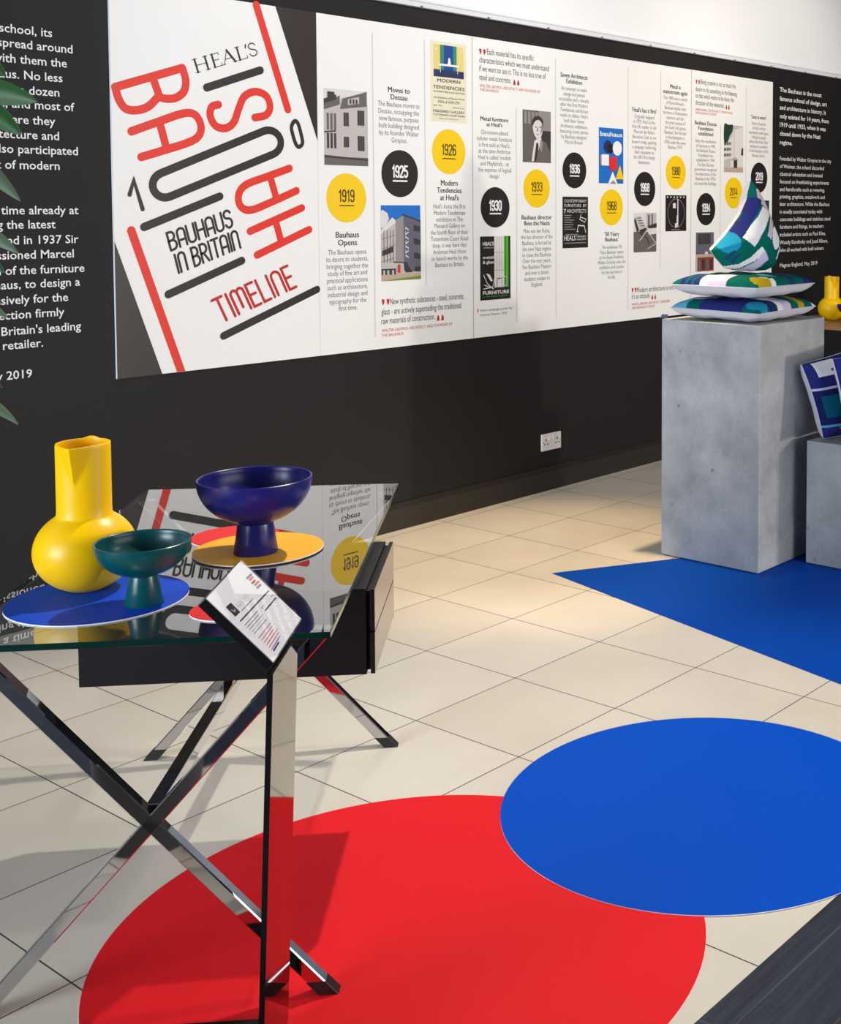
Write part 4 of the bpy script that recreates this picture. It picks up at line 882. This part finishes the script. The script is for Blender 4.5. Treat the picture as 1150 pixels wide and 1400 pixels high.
# u runs from the near-left... along the left face edge towards the front corner, v from there across
def pat_low(u, v):      # bl = far left corner, br = front corner, tr = right corner
    if v < .42 and u < .93:
        if u < .16: return ci('sky') if v < .2 else ci('pink')
        if u < .30: return ci('green') if v < .12 else ci('pink')
        if u < .80 and v < .34: return ci('navy')
    if (u - .90) ** 2 + (v - .12) ** 2 < .012: return ci('cyan')
    if u > .62:
        if v < .20: return ci('green')
        if v < .36: return ci('deep') if int(v * 70) % 4 < 3 else ci('green')
        if v < .46: return ci('white')
        if v < .60: return ci('lilac')
        if v < .72: return ci('green')
        if v < .82: return ci('mustard')
        if v > .95: return ci('white')
    return ci('green')
def pat_mid(u, v):
    if v < .30 and u < .92:
        if u < .08: return ci('green')
        if u < .32: return ci('navy') if int(u * 40) % 3 else ci('green')
        if u < .42: return ci('white')
        if u < .62: return ci('lilac')
        if u < .84: return ci('green')
    if (u - .95) ** 2 + (v - .16) ** 2 < .016: return ci('mustard')
    if u > .55:
        if .27 < v < .31 or (.31 <= v < .36 and u > .94): return ci('white')
        if .40 < v < .55 and .72 < u < .88: return ci('sky')
        if .58 < v < .72: return ci('navy') if int(v * 60) % 3 else ci('green')
        if v > .84: return ci('navy')
    return ci('green')
GC = 'geometric cushions stacked on the tall plinth'
cushion('flat green and navy cushion, lowest of the stack on the tall plinth', GC, [(4.182, -1.262, 1.050), (4.188, -1.694, 1.045), (4.635, -1.692, 1.050), (4.640, -1.255, 1.052)], .042, .041, pat_low)
cushion('flat green cushion with lilac band, middle of the stack on the tall plinth', GC, [(4.172, -1.270, 1.148), (4.184, -1.688, 1.148), (4.622, -1.692, 1.149), (4.630, -1.265, 1.151)], .040, .046, pat_mid)
# care label of the lowest cushion
b = bmesh.new(); oriented(b, (4.166, -1.250, 1.0065), (-.004, .030, .0), (.018, .004, .014), (.001, -.001, .0008)); link('care_label', b, 'print_navy', bpy.data.objects['cushion'])

# the upright cushion, corner up: its outline lies in a plane turned towards the room
KN = Vector((-.4512, -.8924, 0)); KT = Vector((.8924, -.4512, 0)); KO = Vector((4.43, -1.45, 0))
def inside(p, P):
    r = False; n = len(P)
    for i in range(n):
        (x1, y1), (x2, y2) = P[i], P[(i + 1) % n]
        if (y1 > p[1]) != (y2 > p[1]) and p[0] < (x2 - x1) * (p[1] - y1) / (y2 - y1) + x1: r = not r
    return r
seam = [(0.0286, 1.5694), (0.0147, 1.523), (0.01, 1.4922), (-0.0213, 1.4274), (-0.0527, 1.3875), (-0.0943, 1.3387), (-0.1323, 1.3023), (-0.1598, 1.277), (-0.141, 1.2505), (-0.1215, 1.2318), (-0.1019, 1.2112), (-0.0864, 1.2004), (-0.0372, 1.1914), (0.0338, 1.1874), (0.1056, 1.1909), (0.1417, 1.2052), (0.1597, 1.2362), (0.1716, 1.28), (0.1668, 1.324), (0.1438, 1.3743), (0.1216, 1.4243), (0.0922, 1.4864), (0.0559, 1.5419)]
SHP = [([(0.017, 1.5015), (0.0563, 1.4875), (-0.0438, 1.3284), (-0.0971, 1.3375), (-0.0192, 1.4256), (-0.0027, 1.486)], 'navy'), ([(0.0565, 1.4627), (0.1013, 1.433), (0.0094, 1.2933), (-0.0453, 1.3321)], 'white'),
       ([(0.0367, 1.5343), (0.0559, 1.5345), (0.0921, 1.4926), (0.1326, 1.4055), (0.089, 1.4417), (0.0493, 1.4726), (0.0563, 1.4887), (0.0327, 1.4973)], 'pink'), ([(0.1049, 1.4293), (0.1225, 1.4056), (0.0915, 1.3216), (0.0712, 1.3398)], 'pink'),
       (None, (0.1261, 1.3288), .026, .048, 'white'), (None, (-0.0997, 1.3142), .047, .047, 'cyan'),
       ([(0.0443, 1.2953), (0.0632, 1.269), (0.0192, 1.2324), (-0.0373, 1.2037), (-0.0934, 1.1926), (-0.1074, 1.21), (-0.0515, 1.2213), (-0.0023, 1.2501)], 'white'), ([(0.0581, 1.2784), (0.0886, 1.2399), (0.0373, 1.1898), (-0.0724, 1.1921), (-0.0232, 1.2035), (0.0263, 1.2323)], 'lilac'),
       ([(0.1554, 1.2953), (0.1628, 1.2889), (0.1378, 1.2354), (0.1305, 1.2392)], 'white'), ([(0.1416, 1.373), (0.1624, 1.3303), (0.1566, 1.3304), (0.1388, 1.3655)], 'lilac'),
       ([(-0.0835, 1.2803), (-0.0694, 1.277), (-0.0936, 1.2344), (-0.1215, 1.241)], 'ink'), ([(-0.0624, 1.2677), (-0.0483, 1.2644), (-0.0761, 1.2248), (-0.0936, 1.2313)], 'ink'), ([(0.0908, 1.2312), (0.0995, 1.2248), (0.0768, 1.1908), (0.0624, 1.1911)], 'ink')]
def pat_top(p):
    r = ci('green')
    for s in SHP:
        if s[0] is None:
            if ((p[0] - s[1][0]) / s[2]) ** 2 + ((p[1] - s[1][1]) / s[3]) ** 2 < 1: r = ci(s[4])
        elif inside(p, s[0]): r = ci(s[1])
    return r
top = thing('cushion', tuple(KO + Vector((0, 0, 1.2))), 'upright patterned cushion with one corner up, topmost of the stack on the tall plinth', 'cushion', GC)
S = [Vector(p) for p in seam]; dense = []
for i in range(len(S)):
    a, c = S[i], S[(i + 1) % len(S)]; m_ = max(2, int((c - a).length / .006))
    dense += [a.lerp(c, t / m_) for t in range(m_)]
cen = Vector((0.0183, 1.3378))
rings = 46
for side, T, nm in ((1, .075, 'front_cover'), (-1, .12, 'back_cover')):
    b = bmesh.new(); prev = None
    for j in range(rings + 1):
        t = 1 - j / rings; row = []
        for p in dense:
            q = cen + (p - cen) * t; h = T * (max(0, 1 - t ** 2.2)) ** .6
            back = .02
            w = .004 * math.sin(q.x * 60 + q.y * 25) * math.sin(q.y * 48) * (1 - t)
            row.append(b.verts.new(KO + KT * q.x + Vector((0, 0, q.y + .012)) + KN * (side * (h + .001) + back + w)))
        if prev:
            for i in range(len(dense)):
                k_ = (i + 1) % len(dense); f = b.faces.new((prev[i], prev[k_], row[k_], row[i]))
                if side > 0:
                    tm = 1 - (j - .5) / rings; pm = cen + ((dense[i] + dense[k_]) / 2 - cen) * tm; f.material_index = pat_top((pm.x, pm.y))
        prev = row
    bmesh.ops.remove_doubles(b, verts=b.verts, dist=1e-6)
    bmesh.ops.recalc_face_normals(b, faces=b.faces)
    link(nm, b, CL if side > 0 else 'cloth_grey', top, True, 80)

# navy cushions leaning on the low plinth
def pat_navy(u, v):
    if v < .13: return ci('mustard') if abs(u - .22) < .10 * (v / .13) and v > .01 else ci('navy')
    if .14 < v < .17: return ci('sky')
    if .17 <= v < .27: return ci('deep')
    if .27 <= v < .55: return ci('teal') if u > .03 else ci('deep')
    if .55 <= v < .62: return ci('deep')
    if .62 <= v < .66: return ci('lilac') if u < .6 else ci('navy')
    if .70 < v < .79 and .22 < u < .33: return ci('red')
    if .84 < v < .875 and .22 < u < .62: return ci('teal')
    if v > .80 and .07 < u < .30 and v < .985: return ci('white')
    if .80 < v < .95 and .40 < u < .5: return ci('lilac')
    return ci('navy')
GN = 'navy cushions leaning on the low plinth'
cushion('navy cushion with white patch and small red square leaning on the low plinth', GN, [(4.478, -1.826, .520), (4.90, -2.02, .520), (4.84, -1.90, .915), (4.420, -1.752, .828)], .06, .085, pat_navy, 64, .05)
cushion('front navy cushion cut by the right edge of the photo, on the low plinth', GN, [(4.3766, -1.9935, 0.5351), (4.93, -2.20, .535), (4.90, -2.12, .905), (4.4018, -1.9084, 0.8626)], .05, .045, lambda u, v: ci('white') if u > .12 and v > .86 and u < .4 else ci('navy'), 64, .05)

# ------------------------------------------------------------------ sideboard by the wall with another jug and bowl
sb = thing('sideboard', (7.6, -.3, 0), 'black sideboard with a brown top against the wall at the right edge', 'sideboard')
b = bmesh.new(); box(b, (6.86, -.6, .05), (8.6, -.02, .70), 0, .003); link('body', b, 'cabinet_black', sb)
b = bmesh.new(); box(b, (6.84, -.62, .701), (8.62, -.01, .725), 0, .002); link('top', b, 'oak', sb)
b = bmesh.new(); box(b, (6.9, -.46, 0), (8.56, -.05, .051)); link('plinth', b, 'black_edge', sb)
for i in range(3): b = bmesh.new(); box(b, (6.87 + i * .575, -.612, .06), (7.435 + i * .575, -.599, .69), 0, .002); link('door', b, 'cabinet_black', sb)
tag(make_jug('jug', (7.225, -.29, .7255), .97, R(-128), 'jug_yellow'), 'distant yellow jug on the sideboard behind the tall plinth', 'jug')
tag(make_bowl('footed_bowl', (7.12, -.48, .7255), .08, .115, (.034, .024, .052), 'bowl_blue'), 'dark blue footed bowl beside the distant yellow jug, cut by the photo edge', 'bowl')

# ------------------------------------------------------------------ plant at the left edge
plant = thing('potted_plant', (.62, -2.62, 0), 'green potted plant with long drooping leaves at the left edge of the photo', 'plant')
b = bmesh.new(); lathe(b, [(0, 0), (.10, 0), (.105, .01), (.13, .30), (.135, .31), (.125, .31), (.118, .28), (0, .275)], 48, (.62, -2.62, 0)); bmesh.ops.remove_doubles(b, verts=b.verts, dist=1e-5); bmesh.ops.recalc_face_normals(b, faces=b.faces); link('pot', b, 'pot', plant, True)
b = bmesh.new(); lathe(b, [(0, .276), (.116, .278), (.116, .285), (0, .292)], 32, (.62, -2.62, 0)); bmesh.ops.recalc_face_normals(b, faces=b.faces); link('soil', b, 'soil', plant)
def tube(b, pts, r0, r1, seg=7):
    pts = [Vector(p) for p in pts]; rings = []
    for i, p in enumerate(pts):
        d = (pts[min(i + 1, len(pts) - 1)] - pts[max(i - 1, 0)]).normalized(); x = d.orthogonal().normalized(); y = d.cross(x); r = r0 + (r1 - r0) * i / (len(pts) - 1)
        rings.append([b.verts.new(p + x * r * math.cos(2 * math.pi * k / seg) + y * r * math.sin(2 * math.pi * k / seg)) for k in range(seg)])
    for a, c in zip(rings, rings[1:]):
        for k in range(seg): b.faces.new((a[k], a[(k + 1) % seg], c[(k + 1) % seg], c[k]))
TR = spline([(.62, -2.62, .28), (.60, -2.60, .7), (.635, -2.61, 1.1), (.61, -2.60, 1.5), (.63, -2.60, 1.78)], 6)
bs = bmesh.new(); tube(bs, TR, .012, .006, 10)
bl_g = bmesh.new(); bl_p = bmesh.new()
CAMR = Vector((.579, -.815, 0))
def leaf(bm, base, tip, w, droop, roll=0.0, n=14):
    base, tip = Vector(base), Vector(tip); d = tip - base
    mid = (base + tip) / 2 + Vector((0, 0, droop))
    side0 = d.cross(Vector((-.81, -.58, .06))).normalized(); fwd = side0.cross(d).normalized()
    side0 = (side0 * math.cos(roll) + fwd * math.sin(roll)); nor = d.cross(side0).normalized(); rows = []
    for i in range(n + 1):
        t = i / n; c = base * (1 - t) ** 2 + mid * 2 * t * (1 - t) + tip * t * t
        ww = w * math.sin(math.pi * t ** .9) ** .7 if 0 < t < 1 else 0.0006
        rows.append([bm.verts.new(c + side0 * ww * s + nor * (abs(s) * ww * .35 + .0006)) for s in (-1, -.5, 0, .5, 1)])
    low = [[bm.verts.new(v.co - nor * .0009) for v in r] for r in rows]
    for a, c, la, lc in zip(rows, rows[1:], low, low[1:]):
        for k in range(4): bm.faces.new((a[k], a[k + 1], c[k + 1], c[k])); bm.faces.new((la[k + 1], la[k], lc[k], lc[k + 1]))
        bm.faces.new((a[0], c[0], lc[0], la[0])); bm.faces.new((c[4], a[4], la[4], lc[4]))
def hang(z, base, tip, w, droop, bm, roll=0.0):
    s = min(TR, key=lambda p: abs(p.z - z)); base = Vector(base); tube(bs, spline([s, s.lerp(base, .5) + Vector((0, 0, .02)), base], 4), .0035, .002)
    leaf(bm, base, tip, w, droop, roll)
hang(1.72, (0.7907, -2.566, 1.6355), (0.8638, -2.7034, 1.614), .019, .012, bl_g)
hang(1.66, (0.8142, -2.5646, 1.6275), (0.8707, -2.6441, 1.5722), .017, .012, bl_g)
hang(1.72, (0.8304, -2.5529, 1.6874), (0.8697, -2.6082, 1.6537), .014, .01, bl_g)
hang(1.55, (0.8009, -2.5803, 1.5647), (0.8588, -2.6618, 1.4811), .012, .015, bl_p, .5)
hang(1.48, (0.7935, -2.5699, 1.4706), (0.8559, -2.6578, 1.4105), .012, .012, bl_p, .4)
hang(1.42, (0.8095, -2.5407, 1.4249), (0.8593, -2.6108, 1.3817), .012, .02, bl_g)
hang(1.38, (0.8082, -2.5389, 1.3487), (0.8612, -2.6136, 1.3196), .010, .02, bl_p, .7)
hang(1.28, (0.8064, -2.5364, 1.2465), (0.855, -2.6047, 1.2203), .012, .02, bl_g)
hang(1.22, (0.7891, -2.5638, 1.2203), (0.8523, -2.6527, 1.1753), .010, .03, bl_p, .6)
for i in range(26):
    z = 1.0 + .8 * (i / 26); a = i * 2.4; s = Vector((.62, -2.60, z)); d = Vector((math.cos(a), math.sin(a), 0))
    if d.dot(CAMR) > .15: d = d - CAMR * 1.5 * d.dot(CAMR)
    base = s + d * .05; hang(z, base, base + d * .15 + Vector((0, 0, -.08)), .015, .03, bl_g if i % 3 else bl_p)
fo = link('foliage', bl_g, 'leaf', plant, True, 60); fo['label'] = 'dark green leaves'
fo = link('foliage', bl_p, 'leaf_pale', plant, True, 60); fo['label'] = 'pale dusty green leaves'
bmesh.ops.recalc_face_normals(bs, faces=bs.faces); link('stem', bs, 'stem', plant, True)
bpy.data.objects.remove(_to)
